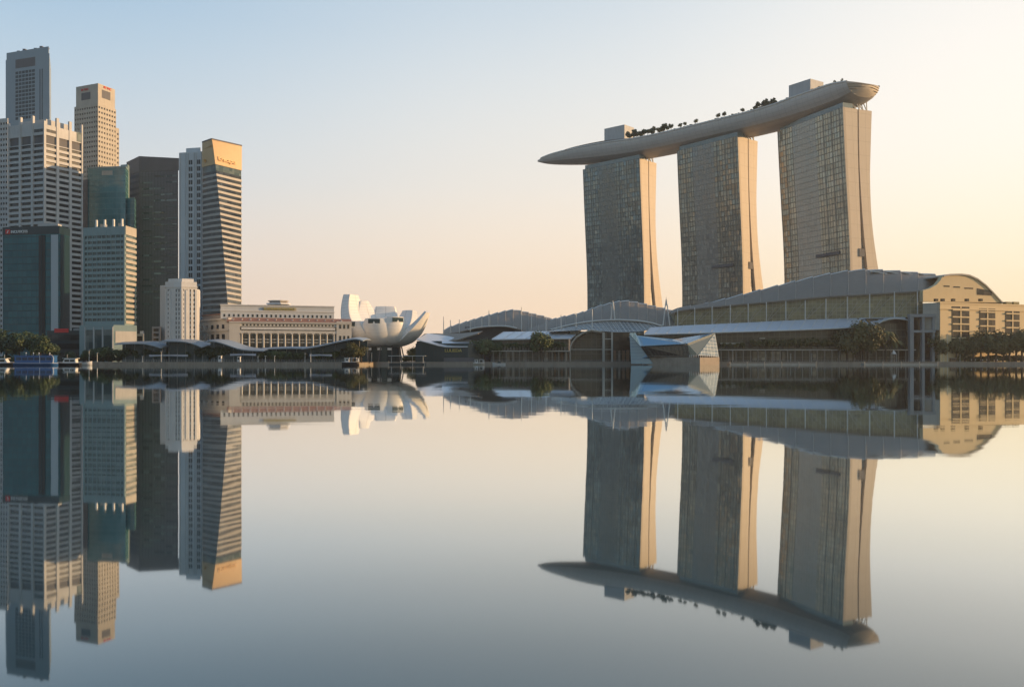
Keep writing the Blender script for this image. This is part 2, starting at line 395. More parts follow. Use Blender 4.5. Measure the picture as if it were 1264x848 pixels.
# reflectance by how grazing the view is (0 = straight down, 1 = along the surface)
WATER_REFL = [(0, .05), (.5, .14), (.643, .24), (.73, .42), (.81, .69), (.896, .92), (.95, .97), (1, 1)]
WATER_ROUGH = 0.026; WATER_BUMP = 0.008
mb = MB(); mb.quad((-2900,-600,0),(2900,-600,0),(2900,540,0),(-2900,540,0)); struct(mb.build('water', water_mat()))
QUAY = [(-2500, 424), (-82, 424), (-82, 505), (2500, 505)]
M['ground'] = solid('city_ground', (.16,.15,.13), var=.2, scale=.02)
mb = MB(); far = 3000
mb.add([(x, y, GZ-.004) for x, y in [(-3000,424)] + QUAY + [(3000,505),(3000,far),(-3000,far)]], [tuple(range(8))])
struct(mb.build('ground', M['ground']))
mb = MB()
for a, b in zip(QUAY, QUAY[1:]):
    mb.wall_box(a, b, 0.0, -1.5, GZ-.35, 2.0); mb.wall_box(a, b, 0.18, GZ-.35, GZ+.02, 2.2)
for k in range(60):          # fender posts along the wall
    x = -400 + k*6.0
    if x < -84: mb.box(x, x+.5, 423.75, 424.1, -1, GZ-.5)
struct(mb.build('quay_wall', M['quay_stone']))
mb = MB()
mb.add([(x, y, GZ) for x, y in [(-2500,426.2),(-79.8,426.2),(-79.8,507.2),(2500,507.2),(2500,520),(-92,520),(-92,440),(-2500,440)]], [(0,1,6,7),(1,2,5,6),(2,3,4,5)])
struct(mb.build('promenade', M['paving']))

# ------------------------------------------------------------------ the three leaning hotel towers
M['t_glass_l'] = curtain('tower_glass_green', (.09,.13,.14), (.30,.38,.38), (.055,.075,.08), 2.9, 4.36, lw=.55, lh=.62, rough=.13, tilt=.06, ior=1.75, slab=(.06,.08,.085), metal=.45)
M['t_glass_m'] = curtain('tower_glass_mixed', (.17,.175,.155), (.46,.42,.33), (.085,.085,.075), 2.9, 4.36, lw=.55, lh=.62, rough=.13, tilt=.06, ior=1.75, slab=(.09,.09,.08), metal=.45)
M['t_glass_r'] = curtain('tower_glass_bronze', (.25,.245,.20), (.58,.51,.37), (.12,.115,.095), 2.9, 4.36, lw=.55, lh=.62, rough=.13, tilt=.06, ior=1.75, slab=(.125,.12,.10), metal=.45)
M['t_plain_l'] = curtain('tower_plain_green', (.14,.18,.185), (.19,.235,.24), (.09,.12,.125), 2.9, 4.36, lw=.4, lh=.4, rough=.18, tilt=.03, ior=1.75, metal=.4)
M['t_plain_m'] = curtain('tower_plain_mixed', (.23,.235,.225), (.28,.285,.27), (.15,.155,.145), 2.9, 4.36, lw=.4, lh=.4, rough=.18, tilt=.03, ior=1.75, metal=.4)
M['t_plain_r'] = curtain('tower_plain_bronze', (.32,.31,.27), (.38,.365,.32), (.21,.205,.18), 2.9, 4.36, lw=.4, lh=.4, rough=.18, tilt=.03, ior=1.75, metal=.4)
M['crown'] = curtain('crown_glass', (.18,.23,.23), (.26,.31,.30), (.14,.17,.17), 3.0, 4.0, lw=.2, lh=.2, rough=.2, tilt=.01, ior=1.6)
FRONT = [(0, 7.6), (40, 7.6), (71, 7.5), (100, 6.3), (133, 4.0), (165, 1.9), (198, 0.0)]
REAR = [(0, 56.0), (35, 44.5), (71, 35.0), (105, 28.8), (138, 26.6), (165, 27.2), (198, 28.5)]
GAP = [(0, 38.0), (35, 30.0), (71, 23.6), (105, 19.3), (138, 16.4), (165, 15.2), (198, 14.9)]
SLABR = [(0, 19.5), (71, 18.6), (105, 17.2), (138, 15.6), (165, 14.6), (198, 14.3)]
ZT = 192.0
def hotel_tower(name, label, FL, FR, keys, plain_cols, void_z):
    FL = Vector((*FL, 0)); FR = Vector((*FR, 0)); d = (FR-FL); L = d.length; u = d/L; n = Vector((-u.y, u.x, 0))
    if n.y < 0: n = -n
    t = thing(name, label, 'tower', (FL+FR)/2 + n*14 + Vector((0,0,GZ)), 'leaning hotel towers under the rooftop deck')
    zs = [GZ + (ZT-GZ)*i/44 for i in range(45)]
    P = lambda a, o, z: FL + u*a + n*o + Vector((0,0,z))
    # front curtain wall in three strips: balconied bays each side of a flush middle
    walls = []
    cuts = [0, plain_cols[0]*L, plain_cols[1]*L, L]
    for k, (a, b) in enumerate(zip(cuts, cuts[1:])):
        mb = MB(); o = -.04 if k != 1 else .04
        rows = [[P(b, interp(FRONT, z)+o, z), P(a, interp(FRONT, z)+o, z)] for z in zs]
        mb.grid([list(reversed(r_)) for r_ in rows], False, uvs=[[(a, z), (b, z)] for z in zs])
        back = [[P(a, interp(FRONT, z)+1.6, z), P(b, interp(FRONT, z)+1.6, z)] for z in zs]
        mb.grid([list(reversed(r_)) for r_ in back], False)
        mb.grid([[r_[1], q_[1]] for r_, q_ in zip([list(reversed(x)) for x in rows], back)], False)
        mb.grid([[q_[0], r_[0]] for r_, q_ in zip([list(reversed(x)) for x in rows], back)], False)
        walls.append(mb.build('curtain_wall', M[keys[1] if k == 1 else keys[0]], t))
    # fins standing proud of the glass
    for k in range(int(L//8.7)+1):
        a = 1.2 + k*8.7; mb = MB()
        if a > L-.5: break
        if cuts[1]-1 < a < cuts[2]+1: continue
        rows = [[P(a-.09, interp(FRONT, z)-.3, z), P(a+.09, interp(FRONT, z)-.3, z), P(a+.09, interp(FRONT, z)+.3, z), P(a-.09, interp(FRONT, z)+.3, z)] for z in zs]
        mb.grid(rows, False, closed=True); mb.build('fin', M['t_fin'], walls[0 if a < cuts[1] else (1 if a < cuts[2] else 2)])
    # two leaning slabs with solid end walls
    for nm, fa, fb in (('front_slab', FRONT, SLABR), ('rear_slab', GAP, REAR)):
        mb = MB(); a0, a1 = .0, L
        oa = 1.62 if nm == 'front_slab' else .55
        ring = [[P(a0, interp(fa, z)+oa, z), P(a1, interp(fa, z)+oa, z), P(a1, interp(fb, z), z), P(a0, interp(fb, z), z)] for z in zs]
        for i in range(len(zs)-1):
            for j in range(4):
                k = (j+1) % 4; w0 = (ring[i][k]-ring[i][j]).length; w1 = (ring[i+1][k]-ring[i+1][j]).length
                mb.quad(ring[i][j], ring[i][k], ring[i+1][k], ring[i+1][j], [(0, zs[i]), (w0, zs[i]), (w1, zs[i+1]), (0, zs[i+1])])
        mb.add(ring[-1], [(0,1,2,3)]); mb.build(nm, M['beam'], t)
    mb = MB(); fo = lambda z: interp(FRONT, z)-.42; rows = [[P(L+.02, fo(z), z), P(L+.3, fo(z), z), P(L+.3, fo(z)+2.15, z), P(L+.02, fo(z)+2.15, z)] for z in zs]
    mb.grid(rows, False, closed=True); mb.build('corner_trim', M['beam'], t)
    # recessed glass between the slabs
    mb = MB(); rows = [[P(L-2.2, interp(SLABR, z)-.3, z), P(L-2.2, interp(GAP, z)+.9, z)] for z in zs]
    mb.grid(rows, False, uvs=[[(0, z), (interp(GAP, z)-interp(SLABR, z)+1.2, z)] for z in zs])
    mb.build('atrium_glass', M['atrium'], t)
    for z in range(64, int(void_z), 4):
        if interp(GAP, z)-interp(SLABR, z) > 1.4: MB().add(*boxpts(P(L-1.9, interp(SLABR, z), z), P(L-1.9, interp(GAP, z)+.5, z), .3)).build('atrium_transom', M['beam'], t)
    if void_z > 62:
        mb = MB(); z = 84.0; a = interp(SLABR, z)-2.6
        mb.hexa([P(L-.3, a, z-3), P(L+.6, a, z-3), P(L+.6, a+5.2, z-3), P(L-.3, a+5.2, z-3), P(L-.3, a, z+3), P(L+.6, a, z+3), P(L+.6, a+5.2, z+3), P(L-.3, a+5.2, z+3)])
        mb.build('plant_louvre', M['concrete_dark'], t)
        mb = MB(); mb.hexa([P(L*.52, interp(FRONT,86)-.9, 83.5), P(L*.86, interp(FRONT,86)-.9, 83.5), P(L*.86, 9, 83.5), P(L*.52, 9, 83.5), P(L*.52, interp(FRONT,86)-.9, 86), P(L*.86, interp(FRONT,86)-.9, 86), P(L*.86, 9, 86), P(L*.52, 9, 86)])
        mb.build('plant_floor', M['concrete_dark'], t)
    # pale glass crown and struts carrying the deck
    mb = MB(); o1 = [(P(L*.04,.5,0).x, P(L*.04,.5,0).y), (P(L-.3,.5,0).x, P(L-.3,.5,0).y), (P(L-.3,10,0).x, P(L-.3,10,0).y), (P(L*.04,10,0).x, P(L*.04,10,0).y)]
    if (o1[1][0]-o1[0][0])*(o1[2][1]-o1[1][1])-(o1[1][1]-o1[0][1])*(o1[2][0]-o1[1][0]) < 0: o1.reverse()
    mb.prism(o1, ZT+.05, ZT+3.6); mb.build('crown', M['crown'], t)
    for k in range(4):
        for s_ in (-1, 1):
            o = 14.0 + k*3.6 - .4
            mb = MB(); mb.tube(P(L-1.0, o, ZT-.2), P(L-1.0-(2.6 if k % 2 else 5.0), o+s_*2.2, ZT+8.5), .45, .35); mb.build('strut', M['steel'], t)
    for k in range(3):
        mb = MB(); mb.tube(P(L*.12+k*L*.3, 12.5, ZT-.2), P(L*.12+k*L*.3, 14.5, ZT+7), .9); mb.build('stub_column', M['concrete'], t)
    return t
def boxpts(a, b, th):
    a = Vector(a); b = Vector(b); d = (b-a).normalized(); n = d.cross(Vector((0,0,1))).normalized()*th; z = Vector((0,0,th))
    return ([a-n, b-n, b+n, a+n, a-n+z, b-n+z, b+n+z, a+n+z], [(0,3,2,1),(4,5,6,7),(0,1,5,4),(1,2,6,5),(2,3,7,6),(3,0,4,7)])
M['t_fin'] = solid('fin_metal', (.26,.26,.24), rough=.4, var=.05)
M['atrium'] = curtain('atrium_glass', (.10,.11,.11), (.22,.23,.22), (.4,.36,.3), 2.2, 4.0, lw=.2, lh=.35, rough=.45, tilt=.01)
TW_L = ((70.0, 846.0), (119.3, 799.0)); TW_M = ((149.0, 772.0), (190.2, 720.0)); TW_R = ((219.6, 707.0), (247.2, 638.0))
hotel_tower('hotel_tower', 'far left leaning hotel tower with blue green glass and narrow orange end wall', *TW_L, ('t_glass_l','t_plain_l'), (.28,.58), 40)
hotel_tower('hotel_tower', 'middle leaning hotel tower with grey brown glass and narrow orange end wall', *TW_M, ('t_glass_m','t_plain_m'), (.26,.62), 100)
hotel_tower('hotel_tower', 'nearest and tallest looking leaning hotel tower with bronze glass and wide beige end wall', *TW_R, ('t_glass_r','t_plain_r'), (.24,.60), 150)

# ------------------------------------------------------------------ ship-shaped deck across the towers
PATH = [Vector(p) for p in [(27.0, 893.5, 0), (62, 866, 0), (104.5, 832, 0), (143, 795, 0), (180.5, 754.7, 0), (215, 717, 0), (243, 678, 0), (257, 651, 0), (262.5, 638, 0)]]
def catmull(P, n):
    out = []; ds = []
    for i in range(len(P)-1):
        p0 = P[i-1] if i else P[0]*2-P[1]; p1 = P[i]; p2 = P[i+1]; p3 = P[i+2] if i+2 < len(P) else P[-1]*2-P[-2]
        for k in range(n):
            t = k/n; out.append(((2*p1)+(p2-p0)*t+(2*p0-5*p1+4*p2-p3)*t*t+(3*p1-p0-3*p2+p3)*t**3)*.5)
    out.append(P[-1]); return out
PC = catmull(PATH, 10)
SL = [0.0]
for a, b in zip(PC, PC[1:]): SL.append(SL[-1] + (b-a).length)
ST = SL[-1]
def deck_frame(s):
    for i in range(len(PC)-1):
        if SL[i] <= s <= SL[i+1] or i == len(PC)-2:
            t = (s-SL[i])/(SL[i+1]-SL[i]); c = PC[i].lerp(PC[i+1], t); d = (PC[min(i+2,len(PC)-1)]-PC[max(i-1,0)]).normalized()
            return c, d, Vector((-d.y, d.x, 0)).normalized()   # n points away from the bay
DW = [(0, 0.6), (10, 6.5), (30, 12.5), (65, 17.0), (110, 19.0), (ST-60, 19.0), (ST-25, 19.0), (ST-9, 18.2), (ST-3, 17.0), (ST, 15.6)]
DT = [(0, 212.0), (25, 212.8), (55, 213.0), (95, 212.4), (130, 210.2), (165, 209.3), (ST-100, 209.3), (ST-72, 209.8), (ST-50, 211.2), (ST-15, 210.8), (ST, 209.4)]
DB = [(0, 210.6), (12, 206.8), (35, 202.8), (70, 198.4), (110, 195.4), (150, 194.4), (ST-45, 194.4), (ST-14, 195.4), (ST-5, 197.2), (ST, 199.2)]
deck = thing('rooftop_deck', 'long silver ship shaped rooftop deck lying across the three leaning towers', 'rooftop deck', (180.5, 754.7, ZT))
mb = MB(); rows = []; uvs = []
NS = 90
for i in range(NS+1):
    s = ST*i/NS; c, d, n = deck_frame(s); w = interp(DW, s); zt = interp(DT, s); zb = interp(DB, s); h = zt-zb
    if n.y < 0: n = -n
    row = []; uv = []
    for k in range(25):
        a = math.pi*k/24; x = -math.cos(a); y = math.sin(a)
        xx = math.copysign(abs(x)**.85, x); yy = y**.95
        row.append(c + n*(w*xx) + Vector((0,0,zt - h*yy))); uv.append((s, k*2.0))
    rows.append(row); uvs.append(uv)
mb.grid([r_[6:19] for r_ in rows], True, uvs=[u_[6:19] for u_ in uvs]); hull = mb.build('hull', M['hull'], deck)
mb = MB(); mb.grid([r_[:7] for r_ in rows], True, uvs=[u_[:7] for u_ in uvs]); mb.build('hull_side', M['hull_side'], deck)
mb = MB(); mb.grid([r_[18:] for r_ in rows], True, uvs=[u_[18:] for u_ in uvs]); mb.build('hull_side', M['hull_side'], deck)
# stern: ribbed, slightly bulging end face
mb = MB(); c, d, n = deck_frame(ST)
if n.y < 0: n = -n
end = rows[-1]; ctr = c + Vector((0,0,(interp(DT,ST)+interp(DB,ST))/2+2))
for k in range(9):
    pass
ctr.z -= 1
loop = end + [end[-1].lerp(end[0], k/8) for k in range(1, 8)]; ctr.z += 2.5
er = [[p.lerp(ctr, q) + d*(4.5*math.sin(q*math.pi/2)) for p in loop] for q in (0,.12,.3,.5,.75,1)]
mb.grid(er, True, closed=True); topmid = [p for p in (end[0], end[-1])]
sternf = mb.build('stern_face', M['stern'] if 'stern' in M else M['beam'], deck)
hh = (interp(DT,ST)-interp(DB,ST))/2
for k in range(5):
    mb = MB(); z = interp(DB,ST)+1.6+k*1.7; ww = interp(DW,ST)*max(.3, (1-max(0.0, (interp(DT,ST)-z)/(2*hh))**2.4))**.5
    pts = [c + n*(x*ww) + d*(.25+4.5*math.sin((1-min(1, max(abs(x), abs(z-ctr.z)/hh)))*math.pi/2)) + Vector((0,0,z)) for x in [-1+.125*q for q in range(17)]]
    mb.path(pts, .3, n=5); mb.build('stern_rib', M['beam'], sternf)
# deck floor, rim parapet
mb = MB(); mb.grid([[r_[0]+Vector((0,0,-.3)), r_[12].lerp(r_[12], 0)*0 + (r_[0]+r_[-1])/2 + Vector((0,0,-.3)), r_[-1]+Vector((0,0,-.3))] for r_ in rows], False)
mb.build('deck_floor', M['paving'], deck)
mb = MB(); prof = []
sm = [r_[0] for r_ in rows[2:]]; 
for side in (0, -1):
    pr = []
    for r_ in rows[2:]:
        cc = (r_[0]+r_[-1])/2; o = (r_[side]-cc).normalized()
        p = r_[side]; pr.append([p - o*.1 + Vector((0,0,-.9)), p + o*.7 + Vector((0,0,-.5)), p + o*.7 + Vector((0,0,.5)), p - o*.5 + Vector((0,0,.5)), p - o*.5 + Vector((0,0,-.9))])
    mb.grid(pr, False)
mb.build('rim', M['steel'], deck)
# upper pavilion roofs and lift boxes
def on_deck(s, off, z=0):
    c, d, n = deck_frame(s)
    if n.y < 0: n = -n
    return c + n*off + Vector((0,0,interp(DT, s)+z)), d, n
def deck_block(name, s0, s1, o0, o1, z0, z1, mat, part=True):
    mb = MB(); a = [on_deck(s, o)[0] for s, o in ((s0,o0),(s1,o0),(s1,o1),(s0,o1))]
    b = interp(DT, (s0+s1)/2); poly = [(p.x, p.y) for p in a]
    mb.prism(poly, b+z0, z1); return mb.build(name, mat, deck)
M['deck_roof'] = solid('dark_bronze_roof', (.13,.115,.10), rough=.5)
def deck_roof(name, s0, s1, o0, o1, zf, mat, n=14):
    r_ = []
    for i in range(n+1):
        s = lerp(s0, s1, i/n); z = zf(i/n); r_.append([on_deck(s, o0, z*.55)[0], on_deck(s, lerp(o0,o1,.5), z)[0], on_deck(s, o1, z*.8)[0]])
    mb = MB(); mb.slab(r_, .7); return mb.build(name, mat, deck)
S_L = min(range(len(PC)), key=lambda i: (PC[i]-Vector((100,836,0))).length); sL = SL[S_L]
S_R = min(range(len(PC)), key=lambda i: (PC[i]-Vector((236,690,0))).length); sR = SL[S_R]
deck_block('lift_box', sL-6, sL+18, -9, 7, -.5, 228.5, M['concrete'])
deck_block('lift_box', sR-8, sR+13, -9, 7, -.5, 224.8, M['concrete'])
deck_roof('terrace_roof', sL-48, sL+40, -16, 9, lambda t: .8+3.6*math.sin(t*math.pi)**.7, M['deck_roof'])
deck_roof('terrace_roof', sR-14, ST-8, -14, 8, lambda t: .8+2.2*math.sin(t*math.pi)**.7, M['deck_roof'])
# ------------------------------------------------------------------ office towers on the left bank
def text_mesh(body, size, ext=.12, bold=.0):
    cu = bpy.data.curves.new('lettering', 'FONT'); cu.body = body; cu.size = size; cu.extrude = ext; cu.offset = bold
    o = bpy.data.objects.new('lettering', cu); COL.objects.link(o)
    dg = bpy.context.evaluated_depsgraph_get(); me = bpy.data.meshes.new_from_object(o.evaluated_get(dg))
    vs = [v.co.copy() for v in me.vertices]; fs = [tuple(p.vertices) for p in me.polygons]
    bpy.data.objects.remove(o); bpy.data.curves.remove(cu); bpy.data.meshes.remove(me); return vs, fs
def letters(name, body, height, width, p, q, a, z, out, mat, parent):
    """lettering on the wall line p->q, starting at fraction a, `width` metres long"""
    vs, fs = text_mesh(body, 1.0, .05, .012)
    x0 = min(v.x for v in vs); x1 = max(v.x for v in vs); y0 = min(v.y for v in vs); y1 = max(v.y for v in vs)
    p = Vector((p[0], p[1], 0)); q = Vector((q[0], q[1], 0)); d = (q-p); n = Vector((d.y, -d.x, 0)).normalized(); o = p + d*a + n*out + Vector((0,0,z)); u = d.normalized()
    mb = MB(); mb.add([o + u*((v.x-x0)/(x1-x0)*width) + Vector((0,0,(v.y-y0)/(y1-y0)*height)) + n*(v.z*4) for v in vs], fs)
    return mb.build(name, mat, parent)
def foot(Lc, Cc, Rc, back=None):
    """footprint from three visible corners given as (photo column, distance): left, front, right -> CCW polygon front, right, back, left"""
    l = Vector((X(*Lc), Lc[1])); c = Vector((X(*Cc), Cc[1])); r = Vector((X(*Rc), Rc[1])); b = l + r - c
    return [tuple(c), tuple(r), tuple(b), tuple(l)]
def ctr(poly, z=GZ): return Vector((sum(p[0] for p in poly)/len(poly), sum(p[1] for p in poly)/len(poly), z))
WIN_MESH = {}
def banded(t, poly, z0, z1, fh, sill, wall, glass, edges, rec=.5, piers=None, pier_w=.6, per_bay=False, budget=[100], top=3.0, pier_out=.07, pier_mat=None, tail='window_band'):
    """floors of a tower: sills as slabs standing proud of recessed window bands; piers divide the bands into bays.
    piers = {edge: bays}.  Windows are objects of their own, one per band or one per bay."""
    n = len(poly); core = inset(poly, rec+.25); mb = MB(); mb.prism(core, z0+.02, z1-.02)
    nf = int((z1-top-z0)/fh); z = z1-top; mb.prism(poly, z, z1)
    cells = []
    for k in range(nf):
        zt = z1-top-k*fh; zb = zt-(fh-sill)
        lo = max(z0, zb-sill); mb.prism(poly, lo, zb)
        for e in edges:
            p = poly[e]; q = poly[(e+1) % n]; nb = (piers or {}).get(e, 1) if per_bay else 1
            for j in range(nb): cells.append((e, j/nb, (j+1)/nb, zb, zt))
    if z1-top-nf*fh > z0+.1: mb.prism(poly, z0, z1-top-nf*fh-.01 if nf == 0 else max(z0+.05, z1-top-nf*fh))
    mb.build('wall', wall, t)
    if piers:
        for e, nb in piers.items():
            p = poly[e]; q = poly[(e+1) % n]; L = math.dist(p, q)
            for j in range(nb+1):
                c = j/nb; h = pier_w/2/L; a = max(0.002, c-h); b = min(.998, c+h)
                m2 = MB(); m2.wall_box(p, q, pier_out, z0+.03, z1-.03, rec+.2+pier_out, a, b); m2.build('pier', pier_mat or wall, t)
    cells.sort(key=lambda c: -c[4])
    rest = MB()
    for i, (e, a, b, zb, zt) in enumerate(cells):
        p = poly[e]; q = poly[(e+1) % n]; L = math.dist(p, q); d0 = (rec+.01)/L
        m2 = MB() if budget[0] > 0 else rest
        m2.wall_box(p, q, -rec+.02, zb+.02, zt-.02, .3, a+max(d0 if a == 0 else .003, 0), b-(d0 if b == 1 else .003))
        if budget[0] > 0: m2.build(tail, glass, t); budget[0] -= 1
    if rest.f: o = rest.build(tail, glass, t); o['kind'] = 'stuff'
def simple(t, name, poly, z0, z1, mat): 
    mb = MB(); mb.prism(poly, z0, z1); return mb.build(name, mat, t)

M['slate'] = solid('blue_grey_cladding', (.27,.33,.38), rough=.5, var=.07)
# A  plain grey slab tower with a framed grid of windows
pA = foot((7, 716), (61, 700), (63, 740)); zA = Z(57, 700); tA = thing('office_tower', 'tallest flat topped grey slab tower with one framed block of windows in its front', 'skyscraper', ctr(pA))
mb = MB(); mb.prism(pA, GZ, zA-6); mb.build('wall', M['slate'], tA)
PA = inset(pA, .6); mb = MB(); mb.prism(PA, zA-6.01, zA); mb.build('parapet', M['slate'], tA)
p, q = pA[3], pA[0]
mb = MB(); mb.wall_box(p, q, .12, Z(83,708), Z(72,708), .3, .23, .68); mb.build('louvre', M['concrete_dark'], tA)
for r_ in range(13):
    for c_ in range(6):
        mb = MB(); a = .23+c_*.076; zt = Z(87+r_*4.7, 708); mb.wall_box(p, q, .1, zt-2.25, zt, .25, a, a+.062); mb.build('window', M['blueglass'], tA)
for a in (.78, .83):
    mb = MB(); mb.wall_box(p, q, .1, 60, Z(88,708), .25, a, a+.018); mb.build('window_strip', M['blueglass'], tA)
for k in range(7):
    a = .1+.13*k; P0 = Vector((*p,0)).lerp(Vector((*q,0)), a)+Vector((0,4,zA))
    mb = MB(); mb.box(P0.x-1.2, P0.x+1.2, P0.y, P0.y+2, zA-.1, zA+1.2+.8*(k%3)); mb.build('roof_plant', M['concrete_dark'], tA)

# A2  pale tower cut by the left edge of the view
pA2 = foot((-60, 655), (9.5, 640), (11, 670)); tA2 = thing('office_tower', 'pale grey tower of small square windows at the left edge behind the fin topped tower', 'skyscraper', ctr(pA2))
banded(tA2, pA2, GZ, Z(146, 640), 4.0, 2.2, M['concrete'], M['darkglass'], [3], rec=.4, piers={3: 22}, pier_w=.8, budget=[60])

# B  white banded tower with tall fins
pB = foot((10, 571), (55, 560), (102, 584)); zB = Z(150, 560); tB = thing('office_tower', 'white tower of heavy horizontal bands with tall roof fins, golden on its right face', 'skyscraper', ctr(pB))
banded(tB, pB, GZ, zB-14, 3.75, 1.75, M['concrete'], M['darkglass'], [0, 3], rec=.9, budget=[90], top=.6)
# upper plant storeys
mb = MB(); mb.prism(inset(pB, .9), zB-14.02, zB-7); mb.build('plant_storey', M['concrete_dark'], tB)
for e in (0, 3):
    p, q = pB[e], pB[(e+1)%4]
    for j in range(3):
        mb = MB(); mb.wall_box(p, q, -.05, zB-8.6, zB-.3+(.0 if e else -1.5), .9, j/3+.004, (j+1)/3-.004); mb.build('parapet', M['concrete'], tB)
        if (e, j) in ((3, 2), (0, 0)):
            mb = MB(); mb.wall_box(p, q, .03, zB-6.6, zB-4.6, .3, j/3+.05, (j+1)/3-.04); mb.build('window_band', M['darkglass'], tB)
    for j in range(4):
        if e == 0 and j == 0: continue
        h = 1.5 if j in (0,) else (4.2 if e == 0 else 4.6)
        mb = MB(); L = math.dist(p, q); mb.wall_box(p, q, .35, GZ, zB+(h if j not in (3,) or e == 0 else 0.4), 1.6, max(0, j/3-.9/L), min(1, j/3+.9/L)); mb.build('fin', M['concrete'], tB)
pBi = inset(pB, 5); mb = MB(); mb.prism(pBi, zB-8, zB+3.2); mb.build('plant_room', M['concrete'], tB)
mb = MB(); mb.wall_box(pB[0], pB[1], .1, zB-8, zB-1.5, .2, .84, .97); mb.build('screen', M['tealglass'], tB)

# C  stepped cream tower
pC = foot((93, 690), (121, 680), (147, 700)); tC = thing('office_tower', 'stepped cream stone tower with narrow top and red lettering, sunlit on its right side', 'skyscraper', ctr(pC))
def shrink(poly, a0, a1, b0, b1):
    c, r, b, l = [Vector(x) for x in poly]
    f = lambda u, v: tuple(c + (r-c)*u + (l-c)*v)
    return [f(a0, b0), f(a1, b0), f(a1, b1), f(a0, b1)]
zC = Z(103, 680)
banded(tC, shrink(pC, 0, 1, 0, 1), GZ, Z(155, 690), 3.9, 2.3, M['cream'], M['darkglass'], [0, 3], rec=.5, piers={0: 8, 3: 10}, pier_w=1.2, per_bay=False, budget=[40], top=4)
pC2 = shrink(pC, -.025, .83, -.02, 1.02)
banded(tC, pC2, Z(155,690)-60, Z(128, 680), 3.9, 2.3, M['cream'], M['darkglass'], [0, 3], rec=.5, piers={0: 7, 3: 10}, pier_w=1.2, budget=[36], top=2)
pC3 = shrink(pC, .0, .8, 0.0, .97)
mb = MB(); mb.prism(pC3, Z(128,680)-.02, zC); mb.build('crown_wall', M['cream'], tC)
mb = MB(); mb.wall_box(pC3[3], pC3[0], .1, Z(122,682), Z(113,682), .3, .25, .66); mb.build('louvre', M['concrete_dark'], tC)
mb = MB(); mb.wall_box(pC3[0], pC3[1], .1, Z(124,690), Z(114,690), .3, .22, .72); mb.build('louvre', M['concrete_dark'], tC)
letters('sign_lettering', 'BE THC', 1.7, 8.0, pC3[3], pC3[0], .25, Z(110.6,682), .2, M['red'], tC)
letters('sign_lettering', 'BE THC', 1.7, 7.5, pC3[0], pC3[1], .32, Z(111.5,690), .2, M['red'], tC)

# D  teal glass block
M['teal_curtain'] = curtain('teal_curtain_wall', (.04,.15,.17), (.10,.27,.30), (.03,.11,.125), 1.8, 3.9, lw=.12, lh=.35, rough=.12, tilt=.02, floor_mix=.6, ior=1.8, slab=(.09,.22,.245))
pD = foot((108, 604), (155, 600), (160, 618)); tD = thing('office_tower', 'teal glass office block with stepped roof between the cream and brown towers', 'skyscraper', ctr(pD))
simple(tD, 'curtain_wall', pD, GZ, Z(208, 602), M['teal_curtain'])
pD2 = foot((154.6, 603), (166, 599), (168, 612)); simple(tD, 'curtain_wall', pD2, GZ, Z(244, 600), M['teal_curtain'])
simple(tD, 'parapet', inset(pD, -.25), Z(208,602)+.004, Z(206,602), M['teal_pale'])
mb = MB(); mb.wall_box(pD[3], pD[0], .06, Z(216.5,602), Z(211,602), .2, .38, .66); mb.build('screen', M['cream'], tD)
pD3 = foot((149, 612), (157.5, 610), (160, 616)); simple(tD, 'plant_room', pD3, Z(240,600), Z(203, 610), M['teal_pale'])
mb = MB(); mb.wall_box(pD3[3], pD3[0], .1, Z(224,610), Z(209,610), .2, .15, .95); mb.build('screen', M['cream'], tD)
pD4 = foot((100, 606), (108.2, 603), (109, 612)); simple(tD, 'stair_tower', pD4, GZ, Z(222, 604), M['concrete_dark'])

# E  dark brown tower
M['winE'] = pane('pale_grey_window', (.05,.06,.06), (.30,.33,.32), rough=.15, pw=4.5)
M['brown_curtain'] = curtain('brown_curtain_wall', (.12,.11,.115), (.17,.157,.16), (.11,.10,.103), 2.4, 4.4, lw=.4, lh=1.7, rough=.45, tilt=.008, floor_mix=.5, ior=1.3, slab=(.16,.147,.15))
pE = foot((157, 634), (172, 621), (220, 616)); zE = Z(193.5, 620); tE = thing('office_tower', 'dark brown tower with dim rows of recessed windows, sloping top edge', 'skyscraper', ctr(pE))
simple(tE, 'curtain_wall', pE, GZ, zE-10, M['brown_curtain'])
pEo = inset(pE, -.2); mb = MB(); mb.hexa([Vector((*v, zE-11)) for v in pEo] + [Vector((*v, z)) for v, z in zip(pEo, (zE+.5, zE-2.2, zE-3, zE-.8))]); mb.build('parapet', M['brown'], tE)
bud = 0
for k in range(36):
    zt = zE-14-k*4.4
    for j in range(3):
        if zt < 40 or bud >= 100: continue
        if (k*7+j*5) % 4 == 0: continue
        mb = MB(); mb.wall_box(pE[0], pE[1], .08, zt-1.3, zt, .2, .07+j*.31, .07+j*.31+.27); mb.build('window_band', M['winE'] if 'winE' in M else M['tealglass'], tE); bud += 1

